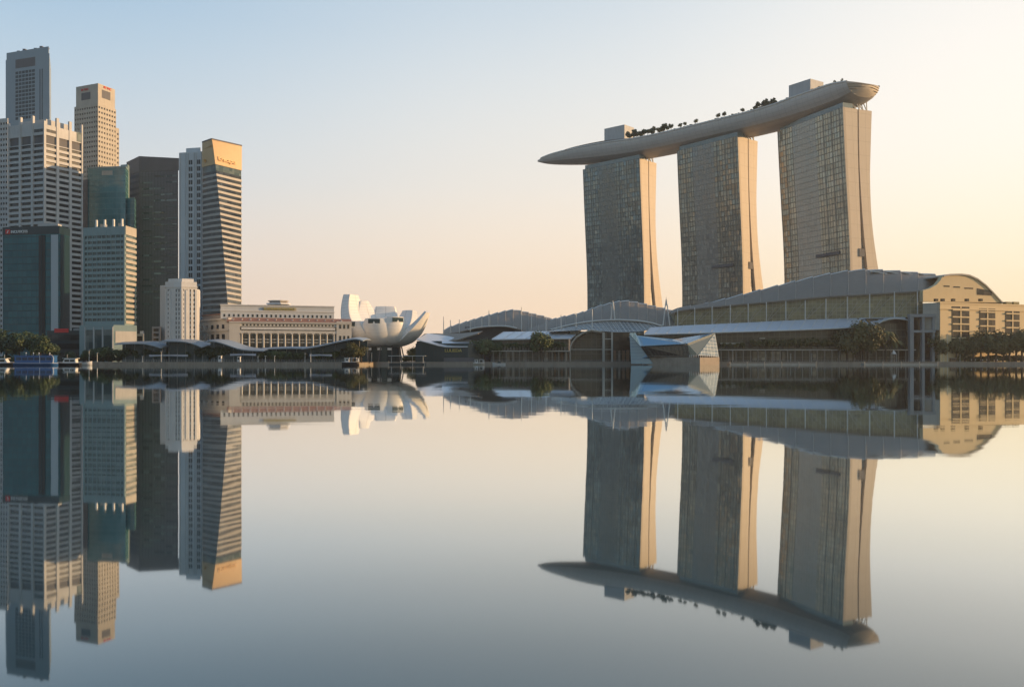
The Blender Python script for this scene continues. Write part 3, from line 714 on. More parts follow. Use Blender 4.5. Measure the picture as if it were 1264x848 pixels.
# F  white slab with two columns of paired windows
pF = foot((221, 562), (250, 558), (252, 585)); zF = Z(188, 560); tF = thing('office_tower', 'slim white slab tower with two columns of paired dark windows', 'skyscraper', ctr(pF))
M['white_blue'] = solid('white_tile_cladding', (.58,.60,.62), rough=.5, var=.07)
simple(tF, 'wall', pF, GZ, zF, M['white_blue']); p, q = pF[3], pF[0]
pF2 = shrink(pF, .05, .95, .0, .73); pF2 = [(x, y-.1) for x, y in pF2]
simple(tF, 'lift_overrun', shrink(pF, .2, .8, .1, .72), zF-.02, Z(180.5, 560), M['white_blue'])
for a in (.02, .26, .36, .62, .70, .93):
    mb = MB(); mb.wall_box(p, q, .5, GZ, zF-.5, .7, a, a+.035); mb.build('pilaster', M['white_blue'], tF)
for k in range(24):
    for a in (.42, .505, .77, .85):
        zt = Z(198, 560)-k*4.35; mb = MB(); mb.wall_box(p, q, .06, zt-2.9, zt, .2, a, a+.065); mb.build('window', M['darkglass'], tF)

# G  ochre banded tower with a fin-edge fold
def lin(a, b, t): return (a[0]+(b[0]-a[0])*t, a[1]+(b[1]-a[1])*t)
zG = Z(172.5, 540); G0 = (X(249.5, 548), 548.0); G3 = (X(298.5, 557), 557.0)
Gm_t = (X(261.5, 540), 540.0); Gm_b = (X(286.5, 533), 533.0)
Gc = (X(263, 539), 539.0)
tG = thing('office_tower', 'grey and cream banded tower with slanting folded edge and big sunlit ochre sign panel', 'skyscraper', Vector(((G0[0]+G3[0])/2, 552, GZ)))
def g_poly(z, ins=0.0):
    t = max(0.0, 1-(z-GZ)/(zG-GZ)); t2 = t**.8
    m = (lerp(Gm_t[0], Gm_b[0], t2), lerp(Gm_t[1], Gm_b[1], t2) - .0)
    k = (X(261.5, 541.5), 541.5) if t > .03 else (lerp(G0[0], m[0], .9), lerp(G0[1], m[1], .9))
    k = (min(k[0], m[0]-.3), k[1]-.25)
    pl = [k, m, G3, (G3[0]-12, G3[1]+22), (G0[0]-2, G0[1]+24), G0]
    return pl
def slab_g(mb, za, zb, d):
    a = [(x, y, za) for x, y in inset(g_poly(za), d)]; b = [(x, y, zb) for x, y in inset(g_poly(zb), d)]; n = len(a)
    mb.add(a+b, [(i, (i+1)%n, n+(i+1)%n, n+i) for i in range(n)]); mb.add(b, [tuple(range(n))]); mb.add(a, [tuple(reversed(range(n)))])
    return mb
zs_ = Z(205.5, 545)
mb = MB()
M['g_band'] = solid('ribbed_cream_band', (.42,.40,.375), rough=.5, var=.06)
nfl = 34; fhG = (zs_-4-GZ)/nfl
for k in range(nfl): slab_g(mb, GZ+k*fhG, GZ+k*fhG+fhG*.42, 0); slab_g(mb, GZ+k*fhG+fhG*.42+.005, GZ+(k+1)*fhG-.005, .75)
mb.build('wall', M['g_band'], tG)
for k in range(nfl):
    m2 = MB(); za = GZ+k*fhG+fhG*.42+.03; zb = GZ+(k+1)*fhG-.03
    slab_g(m2, za, zb, .3); m2.build('window_band', M['blueglass'], tG)
m2 = MB(); slab_g(m2, zs_-4, zs_, .35); m2.build('window_band', M['tealglass'], tG)
m2 = MB(); zz = [lerp(zs_+.03, zG, k/14) for k in range(15)]; rg_ = [[Vector((x, y, z)) for x, y in g_poly(z)] for z in zz]; m2.grid(rg_, False, closed=True); m2.add(rg_[-1], [tuple(range(6))]); m2.add(rg_[0], [tuple(reversed(range(6)))]); pnl = m2.build('sign_panel', M['orange'], tG)
m2 = MB(); slab_g(m2, zG+.02, zG+.8, -.15); m2.build('coping', M['concrete_dark'], tG)
pp = g_poly(Z(195, 545)); letters('sign_lettering', 'Lrecapta', 3.4, 13.5, pp[1], pp[2], .13, Z(203,548), 1.1, M['sign_gold'], pnl)
letters('sign_emblem', 'a', 2.0, 2.2, pp[5], pp[0], .3, Z(200.5,545), .8, M['sign_gold'], pnl)

# H  dark teal glass building
M['dark_curtain'] = curtain('dark_teal_curtain_wall', (.008,.085,.11), (.03,.16,.19), (.012,.08,.10), 3.0, 3.8, lw=.3, lh=.4, rough=.15, tilt=.012, floor_mix=.45, ior=1.4, slab=(.018,.055,.065))
pH = foot((3.5, 486), (73, 480), (86, 492)); zH = Z(279.5, 482); tH = thing('office_block', 'dark teal glass block carrying a red square logo and white lettering', 'office block', ctr(pH))
simple(tH, 'curtain_wall', pH, GZ, zH-4.5, M['dark_curtain'])
sgb = simple(tH, 'sign_band', inset(pH, -.15), zH-4.5+.004, zH, M['teal_dark'])
p, q = pH[3], pH[0]
mb = MB(); mb.wall_box(p, q, .25, GZ, zH-5.2, .4, .645, .755); mb.build('recess_slot', M['dark'], tH)
mb = MB(); mb.wall_box(p, q, .5, GZ, zH-5, .7, .69, .705); mb.build('mullion', M['teal_dark'], tH)
mb = MB(); mb.wall_box(p, q, .2, GZ, zH-5, .35, .86, .985); mb.build('glass_bay', M['teal_pale_curtain'] if 'teal_pale_curtain' in M else M['crystal'], tH)
mb = MB(); mb.wall_box(pH[0], pH[1], .12, GZ, zH-4.8, .3, .12, .99); mb.build('dark_bay', M['canopy_teal'], tH)
mb = MB(); mb.wall_box(p, q, .35, zH-3.9, zH-1.3, .25, .055, .135); lgo = mb.build('logo', M['red'], sgb)
letters('logo_stripe', '/', 1.5, 1.2, p, q, .085, zH-3.4, .5, M['sign_white'], sgb)
letters('sign_lettering', 'INCUTICITS', 1.5, 10.5, p, q, .155, zH-3.5, .3, M['sign_white'], sgb)
mb = MB(); c0 = Vector((*p,0)).lerp(Vector((*q,0)), .57); c1 = Vector((*p,0)).lerp(Vector((*q,0)), .93)
mb.hexa([c0+Vector((0,3,zH-.1)), c1+Vector((0,3,zH-.1)), c1+Vector((0,7,zH-.1)), c0+Vector((0,7,zH-.1)), c0+Vector((0,3,zH+2.6)), c1+Vector((0,3,zH+1.6)), c1+Vector((0,7,zH+1.6)), c0+Vector((0,7,zH+2.6))]); mb.build('plant_room', M['concrete'], tH)
# low dark podium beside it with a red sign
pP = foot((58, 472), (101, 470), (103, 486)); tP = thing('podium_building', 'low dark podium with a small red sign at the foot of the tall towers', 'building', ctr(pP))
simple(tP, 'wall', pP, GZ, Z(408, 470), M['teal_dark'])
mb = MB(); mb.wall_box(pP[3], pP[0], .3, Z(410.6,471), Z(405.6,471), .3, .22, .62); mb.build('sign_board', M['red'], tP)
for k in range(3):
    mb = MB(); mb.wall_box(pP[3], pP[0], .12, GZ+2+k*5, GZ+5+k*5, .3, .05, .95); mb.build('window_band', M['darkglass'], tP)
simple(tP, 'roof_plant', shrink(pP, .1, .8, .0, .25), Z(408,470)-.02, Z(405.5,470), M['concrete_grey'])

# I  pale teal banded block with pipes on the roof
pI = foot((102.5, 474), (154.5, 468), (168, 480)); zI = Z(280, 470); zIb = Z(404, 470)
tI = thing('office_block', 'pale teal banded block with four white roof pipes, its right side sunlit cream', 'office block', ctr(pI))
banded(tI, pI, zIb+1, zI, 3.05, 1.45, M['teal_pale'], M['tealglass'], [0, 3], rec=.35, budget=[90], top=4.6, piers={3: 9}, pier_w=.35)
mb = MB()
p, q = pI[0], pI[1]
for k in range(17):
    m2 = MB(); z = zI-4.6-(k+1)*3.05; m2.wall_box(p, q, .35, z, z+1.6, .4, 0.03, .99); m2.build('balcony_band', M['cream'], tI)
m2 = MB(); m2.wall_box(p, q, .3, zI-4.5, zI+.3, .35, 0.02, .99); m2.build('parapet', M['cream'], tI)
for a in (.27, .47, .68, .88):
    c0 = Vector((*pI[3],0)).lerp(Vector((*pI[0],0)), a); m2 = MB(); m2.tube(c0+Vector((0,2.5,zI-.5)), c0+Vector((0,2.5,zI+4.4)), .7, n=8); m2.build('roof_pipe', M['steel'], tI)
for a, w_ in ((.33,.1),(.76,.07)):
    c0 = Vector((*pI[3],0)).lerp(Vector((*pI[0],0)), a); m2 = MB(); m2.box(c0.x, c0.x+w_*24, c0.y+4, c0.y+7, zI-.1, zI+2.4); m2.build('roof_plant', M['cream'], tI)
for a in (.01, .965):
    m2 = MB(); m2.wall_box(pI[3], pI[0], .3, zIb, zI-4.7, .5, a, a+.03); m2.build('corner_pier', M['teal_pale'], tI)
pI2 = foot((98, 470), (140, 463), (169, 470))
simple(tI, 'podium', pI2, GZ, zIb+1.002, M['teal_pale'])
for a in (.16, .42, .68, .97):
    m2 = MB(); m2.wall_box(pI2[3], pI2[0], .4, GZ, zIb, .6, a, a+.025); m2.build('pilaster', M['concrete'], tI)
for a, b in ((.2,.4),(.46,.66),(.72,.95)):
    m2 = MB(); m2.wall_box(pI2[3], pI2[0], .08, GZ+4, zIb-1.5, .2, a, b); m2.build('window', M['tealglass'], tI)
m2 = MB(); m2.wall_box(pI2[0], pI2[1], .25, Z(423,466), Z(409,466), .3, .08, .98); m2.build('stone_panel', M['stone'], tI)

# small blocks between podium and art deco block
pS = foot((168, 476), (177, 474), (179, 484)); tS = thing('annex_building', 'little beige annex with a white box on its roof beside the pale teal block', 'building', ctr(pS))
simple(tS, 'wall', pS, GZ, Z(412, 475), M['stone']); simple(tS, 'roof_box', shrink(pS, .2, .9, .1, .5), Z(412,475)-.01, Z(408.5,475), M['white'])
m2 = MB(); m2.wall_box(pS[3], pS[0], .06, Z(421,475), Z(415,475), .2, .15, .85); m2.build('window', M['brownglass'], tS)
pS2 = foot((187.5, 478), (198, 476), (199, 488)); tS2 = thing('annex_building', 'narrow brown grey annex at the left foot of the small white art deco block', 'building', ctr(pS2))
simple(tS2, 'wall', pS2, GZ, Z(403, 476), M['stone_dark'])
for k in range(4):
    m2 = MB(); m2.wall_box(pS2[3], pS2[0], .06, Z(409+k*6,476), Z(405.5+k*6,476), .2, .2, .8); m2.build('window', M['brownglass'], tS2)

# J  small white art deco block
c8 = [(197.5, 486), (203.6, 485.5), (204, 480), (215, 478.5), (224, 478), (243, 482)]
pJ = [(X(a, b), b) for a, b in c8[2:]] + [(X(240, 512), 512), (X(204, 512), 512)]; pJ = [(X(204,480),480)] + pJ[1:]
zJ = Z(348, 480); tJ = thing('art_deco_block', 'small white art deco block with fluted walls and a central column of dark windows', 'building', ctr(pJ))
simple(tJ, 'wall', pJ, GZ, zJ, M['offwhite']); simple(tJ, 'attic', inset(pJ, 1.6), zJ-.02, Z(344, 480), M['offwhite']); simple(tJ, 'cornice', inset(pJ, -.35), zJ-3.2, zJ-2.4, M['offwhite'])
simple(tJ, 'side_wing', [(X(197.5,486),486), (X(204.2,485),485), (X(204.2,508),508), (X(198,508),508)], GZ, Z(352, 484), M['offwhite'])
simple(tJ, 'side_wing', [(X(241.5,490),490), (X(246,491),491), (X(247,505),505), (X(241,505),505)], GZ, Z(358, 495), M['offwhite'])
for e in range(3):
    p, q = pJ[e], pJ[e+1]; L = math.dist(p, q); nb = max(2, int(L/2.6))
    for j in range(nb+1):
        h = .5/L; c = min(1-h, max(h, j/nb)); m2 = MB(); m2.wall_box(p, q, .35, GZ, zJ-4.6, .5, c-h, c+h); m2.build('pilaster', M['offwhite'], tJ)
for k in range(11):
    zt = Z(357+k*5.7, 478); m2 = MB(); m2.wall_box(pJ[1], pJ[2], .08, zt-1.6, zt, .25, .2, .8); m2.build('window', M['darkglass'], tJ)
    for j in range(4):
        m2 = MB(); m2.wall_box(pJ[2], pJ[3], .12, zt-1.2, zt, .25, .08+j*.235, .16+j*.235); m2.build('window', M['brownglass'], tJ)
    m2 = MB(); m2.wall_box(pJ[0], pJ[1], .08, zt-1.0, zt, .25, .3, .5); m2.build('window', M['brownglass'], tJ)

# ------------------------------------------------------------------ long colonnaded hotel
A_ = Vector((X(283, 492), 492)); B_ = Vector((X(434, 512), 512)); dH = (B_-A_); LH = dH.length; uH = dH/LH; nH = Vector((-uH.y, uH.x))
tK = thing('colonnaded_hotel', 'long low stone hotel with colonnade, red tiled roof band and a glass lantern on top', 'hotel', Vector((*(A_+dH*.5+nH*12), GZ)))
def hp(a, o=0.0): v = A_ + dH*a + nH*o; return (v.x, v.y)
def hpx(px):    # fraction along the front for a photo column
    k = (px-632)/F; return (k*A_.y - A_.x)/((dH.x) - k*dH.y)
def hz(py): return Z(py, 500)
fp = [hp(0), hp(1), hp(1, 40), hp(0, 40)]
simple(tK, 'wall', [hp(0,1.5), hp(1,1.5), hp(1,40), hp(0,40)], GZ, hz(399), M['stone'])
def kbox(name, a, b, z0, z1, out, t, mat): m2 = MB(); m2.wall_box(hp(0), hp(1), out, z0, z1, t, a, b); return m2.build(name, mat, tK)
kbox('plinth', 0, 1, GZ, hz(431), .2, 1.6, M['stone'])
kbox('balcony_band', .095, .86, hz(407.0), hz(404.2), .6, 2.2, M['offwhite'])
kbox('entablature', .0, 1, hz(411.5), hz(408.2), .3, 1.7, M['stone'])
kbox('cornice', 0, 1, hz(399.3), hz(397.6), .9, 2.5, M['stone'])
kbox('attic', .0, 1, hz(403.4), hz(399.4), .1, 1.5, M['stone'])
ncol = 14
for k in range(ncol):
    a = lerp(.10, .85, k/(ncol-1)); c = Vector((*hp(a, .1), 0)); m2 = MB(); m2.tube(c+Vector((0,0,hz(431))), c+Vector((0,0,hz(411.4))), .5, .42, n=10)
    m2.wall_box(hp(0), hp(1), .75, hz(412.6), hz(411.5), 1.5, a-.01, a+.01); m2.build('column', M['stone'], tK)
    if k < ncol-1:
        b = lerp(.10, .85, (k+1)/(ncol-1)); w0 = lerp(a, b, .16); w1 = lerp(a, b, .84)
        f_ = kbox('window', w0, w1, hz(430), hz(413.5), -1.3, .15, M['brownglass'])
        for zf in (418.5, 422): kbox('spandrel', w0, w1, hz(zf+1.2), hz(zf), -1.15, .3, M['stone'])
for k in range(26):
    a = .105+k*.0292; kbox('attic_window', a, a+.013, hz(402.6), hz(400.4), .16, .12, M['brownglass'])
for k in range(4):     # plain end bays
    a = (.012, .045, .885, .95)[k]; kbox('window', a, a+.024, hz(424), hz(414), .16 if k < 2 else -1.42, .12, M['brownglass'])
kbox('end_pavilion', .0, .085, hz(431), hz(399.4), .5, 2.2, M['stone']); kbox('end_pavilion', .872, .998, hz(431), hz(396), .5, 2.4, M['stone'])
for j in range(3): kbox('window', .895+j*.034, .912+j*.034, hz(427), hz(414), .6, .2, M['brownglass']); kbox('window', .895+j*.034, .912+j*.034, hz(405), hz(400), .6, .2, M['brownglass'])
# tiled roof band, upper storeys, lantern
m2 = MB(); rows = [[Vector((*hp(a, -.6), hz(397.5))), Vector((*hp(a, 3.2), hz(392.4))), Vector((*hp(a, 3.4), hz(392.6)-3))] for a in (-.02, 1.0)]
m2.grid(rows, False); m2.add([rows[0][0], rows[0][1], rows[0][2]], [(0,1,2)]); m2.add([rows[1][0], rows[1][2], rows[1][1]], [(0,1,2)]); m2.build('tiled_roof', M['tile'], tK)
for k in range(14):
    a = .03+k*.068; m2 = MB(); c = Vector((*hp(a, 1.0), hz(395.3))); m2.box(c.x-.4, c.x+.4, c.y-.2, c.y+2, c.z-.4, c.z+.5); m2.build('dormer', M['offwhite'], tK)
a0, a1 = hpx(272), hpx(413)
m2 = MB(); m2.prism([hp(a0,3.6), hp(a1,3.6), hp(a1,36), hp(a0,36)], hz(394), hz(377.6)); up = m2.build('upper_storey', M['white_blue'], tK)
m2 = MB(); m2.prism([hp(a0-.004,3.2), hp(a1+.004,3.2), hp(a1+.004,36.4), hp(a0-.004,36.4)], hz(384.6), hz(383.2)); m2.build('cornice', M['offwhite'], tK)
m2 = MB(); m2.prism([hp(a0-.004,3.0), hp(a1+.004,3.0), hp(a1+.004,36.6), hp(a0-.004,36.6)], hz(377.7), hz(376.4)); m2.build('cornice', M['offwhite'], tK)
for k in range(24):
    a = lerp(a0+.03, a1-.03, k/23); m2 = MB(); p, q = hp(a-.007,3.55), hp(a+.007,3.55); m2.wall_box(p, q, .05, hz(391.5), hz(388.2), .2); m2.build('window', M['darkglass'], tK)
m2 = MB(); m2.wall_box(hp(hpx(324),3.2), hp(hpx(366),3.2), .05, hz(383), hz(379.3), .8); m2.build('planter', M['planter'] if 'planter' in M else M['cream'], tK)
letters('sign_lettering', 'IUOHINOGOIO', 1.5, 17.5, hp(hpx(325),3.2), hp(hpx(366),3.2), .03, hz(382.6), .3, M['sign_yellow'], tK)
lc = Vector((*hp(hpx(344.5), 14), 0)); 
def octo(r, z0, z1, nm, mat):
    m2 = MB(); m2.prism([(lc.x+r*math.cos(math.pi/8+k*math.pi/4), lc.y+r*.8*math.sin(math.pi/8+k*math.pi/4)) for k in range(8)], z0, z1); return m2.build(nm, mat, tK)
octo(6.6, hz(377), hz(374.3), 'lantern_wall', M['darkglass']); octo(7.2, hz(374.3)+.01, hz(372.6), 'lantern_eave', M['offwhite']); octo(5.4, hz(372.6)+.01, hz(370.4), 'lantern_wall', M['stone_dark']); octo(6.2, hz(370.4)+.01, hz(369.2), 'lantern_roof', M['concrete_warm'])
# left wing running back from the front
C_ = Vector((X(244, 520), 520)); pw = [tuple(C_), hp(0, .8), hp(0, 34), (C_.x+4, C_.y+30)]
wl_ = [tuple(C_), hp(0, .7)]
simple(tK, 'side_wing', pw, GZ, Z(396, 510), M['stone'])
for k in range(5):
    a = .1+k*.17; m2 = MB(); m2.wall_box(wl_[0], wl_[1], .1, Z(426,508), Z(413,508), .3, a, a+.085); m2.build('window', M['darkglass'], tK)
    m2 = MB(); m2.wall_box(wl_[0], wl_[1], .1, Z(406.5,508), Z(401.5,508), .3, a, a+.07); m2.build('window', M['darkglass'], tK)
m2 = MB(); m2.wall_box(wl_[0], wl_[1], .7, Z(409.6,508), Z(408,508), 1.2); m2.build('cornice', M['stone'], tK)
m2 = MB(); m2.wall_box(wl_[0], wl_[1], .6, Z(396,508), Z(394,508), 2.5, 0, 1.0); m2.build('cornice', M['stone'], tK)
m2 = MB(); m2.wall_box(wl_[0], wl_[1], -1.2, Z(394,508)+.01, Z(389,508), 6, .1, .8); m2.build('attic', M['stone_dark'], tK)
m2 = MB(); m2.wall_box(wl_[0], wl_[1], -.8, Z(389,508)+.01, Z(388,508), 7, .08, .82); m2.build('tiled_roof', M['tile'], tK)
# ------------------------------------------------------------------ lotus-shaped museum
LX, LY = X(474, 560), 560.0
M['petal'] = solid('pale_petal_panels', (.82,.81,.79), rough=.45, var=.07, scale=.05, panels=(40.0, 2.6, .10))
M['petal_end'] = solid('petal_edge', (.50,.52,.56), rough=.45, var=.05)
tM = thing('lotus_museum', 'white flower shaped museum with upturned petals of uneven height beside the water', 'museum', (LX, LY, GZ))
def petal(az, reach, top, wmid, wtop, bulge=3.2, thick=7.0, tend=4.0, z0=11.5, r0=3.5, curl=1.0, sky=False, cut=0.0):
    az = R(az); er = Vector((math.cos(az), math.sin(az), 0)); et = Vector((-math.sin(az), math.cos(az), 0)); o = Vector((LX, LY, 0))
    n = 22; m = 9; rows = []; uvs = []
    for i in range(n+1):
        t = i/n; th = t*math.pi/2*curl
        r = r0 + (reach-r0)*math.sin(th)/math.sin(math.pi/2*curl); z = z0 + (top-z0)*(1-math.cos(th))/(1-math.cos(math.pi/2*curl))
        dr = (reach-r0)*math.cos(th)/math.sin(math.pi/2*curl); dz = (top-z0)*math.sin(th)/(1-math.cos(math.pi/2*curl))
        l = math.hypot(dr, dz); nr, nz = dz/l, -dr/l                  # outward normal in the (r, z) plane
        w = lerp(2.2, wmid, math.sin(min(1, t/.62)*math.pi/2)) if t < .62 else lerp(wmid, wtop, ((t-.62)/.38)**1.3)
        tk = lerp(.6, thick, min(1, t/.5)) if t < .5 else lerp(thick, tend, (t-.5)/.5)
        b = bulge*min(1, t*2.2)*(w/wmid)
        row = []; uv = []
        for k in range(m):
            s = -1 + 2*k/(m-1); q = b*(1-s*s)
            row.append(o + er*(r+nr*q) + et*(w*s) + Vector((0,0,z+nz*q))); uv.append((k*2.2, z + r))
        for k in range(3):     # inner face, hollowed
            s = .86 - .86*k; q = -tk - (.9 if k == 1 else 0)
            row.append(o + er*(r+nr*q) + et*(w*s) + Vector((0,0,z+nz*q))); uv.append((22+k, z))
        rows.append(row); uvs.append(uv)
    mb = MB(); mb.grid([r_[:m] for r_ in rows], True, uvs=[u_[:m] for u_ in uvs]); mb.add(list(reversed(rows[0])), [tuple(range(len(rows[0])))])
    mb.grid([[r_[m-1], r_[m]] for r_ in rows], True); mb.grid([r_[m:] for r_ in rows], True); mb.grid([[r_[-1], r_[0]] for r_ in rows], True)
    mb.add(rows[-1], [tuple(range(len(rows[-1])))])
    p_ = mb.build('petal', M['petal'], tM)
    if sky:      # skylight set in the cut end of the petal
        e = rows[-1]; a = e[1].lerp(e[9], .30); b = e[7].lerp(e[9], .30); c = e[7].lerp(e[9], .85); d = e[1].lerp(e[11], .85)
        nn = (e[7]-e[1]).cross(e[11]-e[1]).normalized()
        if nn.dot(er) < 0: nn = -nn
    return rows, er, et
petal(154, 28.5, 46.5, 12.5, 5.5, bulge=2.5, tend=4.5, curl=1.02)
petal(96, 23.0, 39.0, 10.0, 7.0, bulge=2.0, tend=2.5, curl=.9)
petal(52, 25.0, 35.8, 9.5, 5.5, bulge=2.0, tend=3.5, curl=.85)
petal(134, 25.0, 42.5, 12.5, 3.2, bulge=2.0, tend=3.0, curl=.95)
petal(338, 32.5, 33.5, 9.0, 2.6, bulge=3.0, thick=4.5, tend=1.5, curl=.5, z0=11.0)
fr = []
for az, reach, top, wm in ((302, 19.5, 30.2, 10.0), (262, 19.5, 29.2, 10.5), (220, 21.5, 27.6, 9.0), (188, 21.0, 28.0, 8.0)):
    rows, er, et = petal(az, reach, top, wm, wm*.62, tend=6.0, bulge=4.0)
    c = (rows[-1][1]+rows[-1][7])/2; hw = wm*.36
    mb = MB(); mb.obox(c + et*-hw + er*1.6 + Vector((0,0,-3.2)), et, hw*2, -er, 1.2, Vector((0,0,1)), 2.7); mb.build('skylight', M['canopy_teal'], tM)
mb = MB(); mb.tube((LX,LY,10.5),(LX,LY,16), 6, 13, n=24); mb.build('core', M['petal'], tM)
mb = MB(); mb.tube((LX,LY,GZ),(LX,LY,11.5), 11.0, n=20, smooth=False); mb.build('lobby_glass', M['canopy_teal'], tM)
for k in range(10):
    a = 6.283*k/10+.2; c = Vector((LX+13.5*math.cos(a), LY+13.5*math.sin(a), GZ)); d = Vector((LX+11*math.cos(a+.12), LY+11*math.sin(a+.12), 14.5))
    mb = MB(); mb.tube(c, d, .45); mb.build('column', M['concrete_dark'], tM)
for k in range(3):
    mb = MB(); mb.box(LX-9+k*6.5, LX-6.4+k*6.5, LY-11.9, LY-11.1, 9.2, 10.6); mb.build('white_window', M['sign_white'], tM)  # plain white blocks before the lobby glass
# ------------------------------------------------------------------ waterfront mall and convention halls
M['mall_glass'] = curtain('mall_glass', (.03,.028,.022), (.10,.085,.06), (.16,.14,.11), 3.2, 4.2, lw=.22, lh=.3, rough=.2, tilt=.02, ior=1.5, floor_mix=.2)
M['brace_glass'] = curtain('olive_glass', (.17,.155,.10), (.38,.33,.19), (.44,.40,.30), 2.4, 2.2, lw=.14, lh=.16, rough=.22, tilt=.05, ior=1.5, floor_mix=.15)
M['lattice'] = curtain('lattice_glass', (.14,.15,.15), (.32,.32,.31), (.5,.48,.44), 4.0, 2.4, lw=.35, lh=.5, rough=.25, tilt=.05, ior=1.5)
def curve_y(tab, px): return interp(tab, px)
def shell_roof(parent, ridge, eave, dr, de, n, x0, x1, mat, tooth=1.0, bow=2.5, rows=8, edge=True, th=.8):
    """overlapping roof strips between an eave curve (front) and a ridge curve (back), each tilted so that its right edge rides over the next"""
    for i in range(n):
        a = lerp(x0, x1, i/n); b = lerp(x0, x1, (i+1)/n + .12/n)
        rs = []
        for k in range(rows+1):
            t = k/rows; r_ = []
            for j in range(4):
                px = lerp(a, b, j/3); Dr = dr(px); De = de(px)
                pe = W(px, curve_y(eave, px), De); pr = W(px, curve_y(ridge, px), Dr)
                p = pe.lerp(pr, t); p.z += bow*math.sin(t*math.pi)*.6 + tooth*(j/3)*t; p.y -= bow*math.sin(t*math.pi)*.3
                r_.append(p)
            rs.append(r_)
        rib = [r_[3] + Vector((0,-.22,.22)) for r_ in rs]
        mb = MB(); mb.slab(rs, th); sp = mb.build('roof_strip', mat, parent)
        mb = MB(); mb.path(rib, .12, n=4); mb.build('roof_rib', M['concrete_warm'], sp)
        if edge:
            e = [p + Vector((0,.3,.25)) for p in rs[-1]]; mb = MB()
            mb.path(e, .5, n=5); mb.build('ridge_edge', M['white'], sp)
def arch_beam(parent, pts, r, mat=None, name='arch_beam'):
    mb = MB(); mb.path(pts, r, n=6); return mb.build(name, mat or M['steel'], parent)
def mast(parent, px, ytop, ybot, D, r=.36, split=0):
    if split:
        for s in (-1, 1): mb = MB(); mb.tube(W(px+s*split, ybot, D), W(px+s*.3, ytop+ (ybot-ytop)*.08, D), r*.8, r*.6); mb.build('mast', M['steel'], parent)
        mb = MB(); mb.tube(W(px, ybot-(ybot-ytop)*.7, D), W(px, ytop, D), r*.5, r*.35); mb.build('mast', M['steel'], parent)
    else: mb = MB(); mb.tube(W(px, ybot, D), W(px, ytop, D), r, r*.8); mb.build('mast', M['steel'], parent)

# --- expo hall at the right
ridgeE = [(826,386),(840,382),(870,377),(900,369.5),(940,359.5),(980,349.5),(1020,340.5),(1060,335.2),(1100,336),(1140,339.5),(1166,342.5)]
eaveE = [(826,389),(834,384),(897,377),(948,372.5),(1020,366),(1080,362.5),(1139,358.4),(1152,354.5),(1160,349),(1165,343.8)]
tE_ = thing('convention_hall', 'largest hall with long grey curved roof of overlapping strips and a row of white masts', 'convention hall', W(980, 446, 545)*1)
dE = lambda px: lerp(575, 548, (px-826)/340); dEe = lambda px: lerp(542, 518, min(1, (px-826)/313)) + max(0, px-1139)*1.1
shell_roof(tE_, ridgeE, eaveE, dE, dEe, 15, 828, 1152, M['roof_grey'], tooth=.9)
for i in range(4):     # stepped roof blades near the gable
    a = 1074+i*20; mb = MB(); rs = [[W(px, curve_y(ridgeE, px)+.2+(px-a)*.13, 551-k*4)+Vector((0,0,.6+ .2*i)) for px in (a, a+12, a+24)] for k in (0, 1)]
    mb.slab(rs, .6); mb.build('roof_blade', M['steel'], tE_)
# glazed band with masts and slanting ties
gz = []
gl = [(833, 385.5, 404), (900, 377.5, 401), (960, 372.6, 398.5), (1020, 367, 395.5), (1080, 363.3, 393), (1139, 359.2, 391.5)]
mb = MB(); rowb = [W(p, b, dEe(p)+2.5) for p, a, b in gl]; rowt = [W(p, a-.9, dEe(p)+2.5) for p, a, b in gl]
us = [0]
for a, b in zip(rowb, rowb[1:]): us.append(us[-1]+(b-a).length)
mb.grid([rowb, rowt], False, uvs=[[(u_, p.z) for u_, p in zip(us, rowb)], [(u_, p.z) for u_, p in zip(us, rowt)]])
bk = [p + Vector((0, 40, 0)) for p in rowt]; bk2 = [p + Vector((0, 40, 0)) for p in rowb]
mb.grid([[rowb[-1], rowt[-1]], [bk2[-1], bk[-1]]], False); mb.grid([[bk2[0], bk[0]], [rowb[0], rowt[0]]], False)
mb.build('glazed_band', M['brace_glass'], tE_)
mpx = [836.5, 857.5, 879, 901.5, 923.5, 946, 970, 994, 1019.5, 1046, 1073.5, 1104, 1132.5]
for i, px in enumerate(mpx):
    yb = interp([(833,403.5),(900,400.5),(960,398),(1020,395),(1080,392.5),(1139,391)], px); yt = interp([(833,381.5),(857,380),(946,373),(1019,369),(1073,363),(1104,360.5),(1139,359.5)], px)
    mast(tE_, px, yt, yb+.8, dEe(px)-1.5, .34)
    if i < len(mpx)-1:
        for k in range(2):
            q = lerp(px, mpx[i+1], .45+.45*k); yb2 = yb; mb = MB(); mb.tube(W(lerp(px, mpx[i+1], .02), yb-.8-4*k*0, dEe(px)+1.2), W(q, yt+3+4*(1-k), dEe(q)+1.2), .14); mb.build('tie_rod', M['concrete_warm'], tE_)
# hall body behind the glass
mb = MB(); b0 = [(X(836,548), 548), (X(1138,524), 524), (X(1166,560), 560), (X(850,600), 600)]
mb.prism(b0, GZ, Z(408, 535)); mb.build('hall_wall', M['concrete_dark'], tE_)

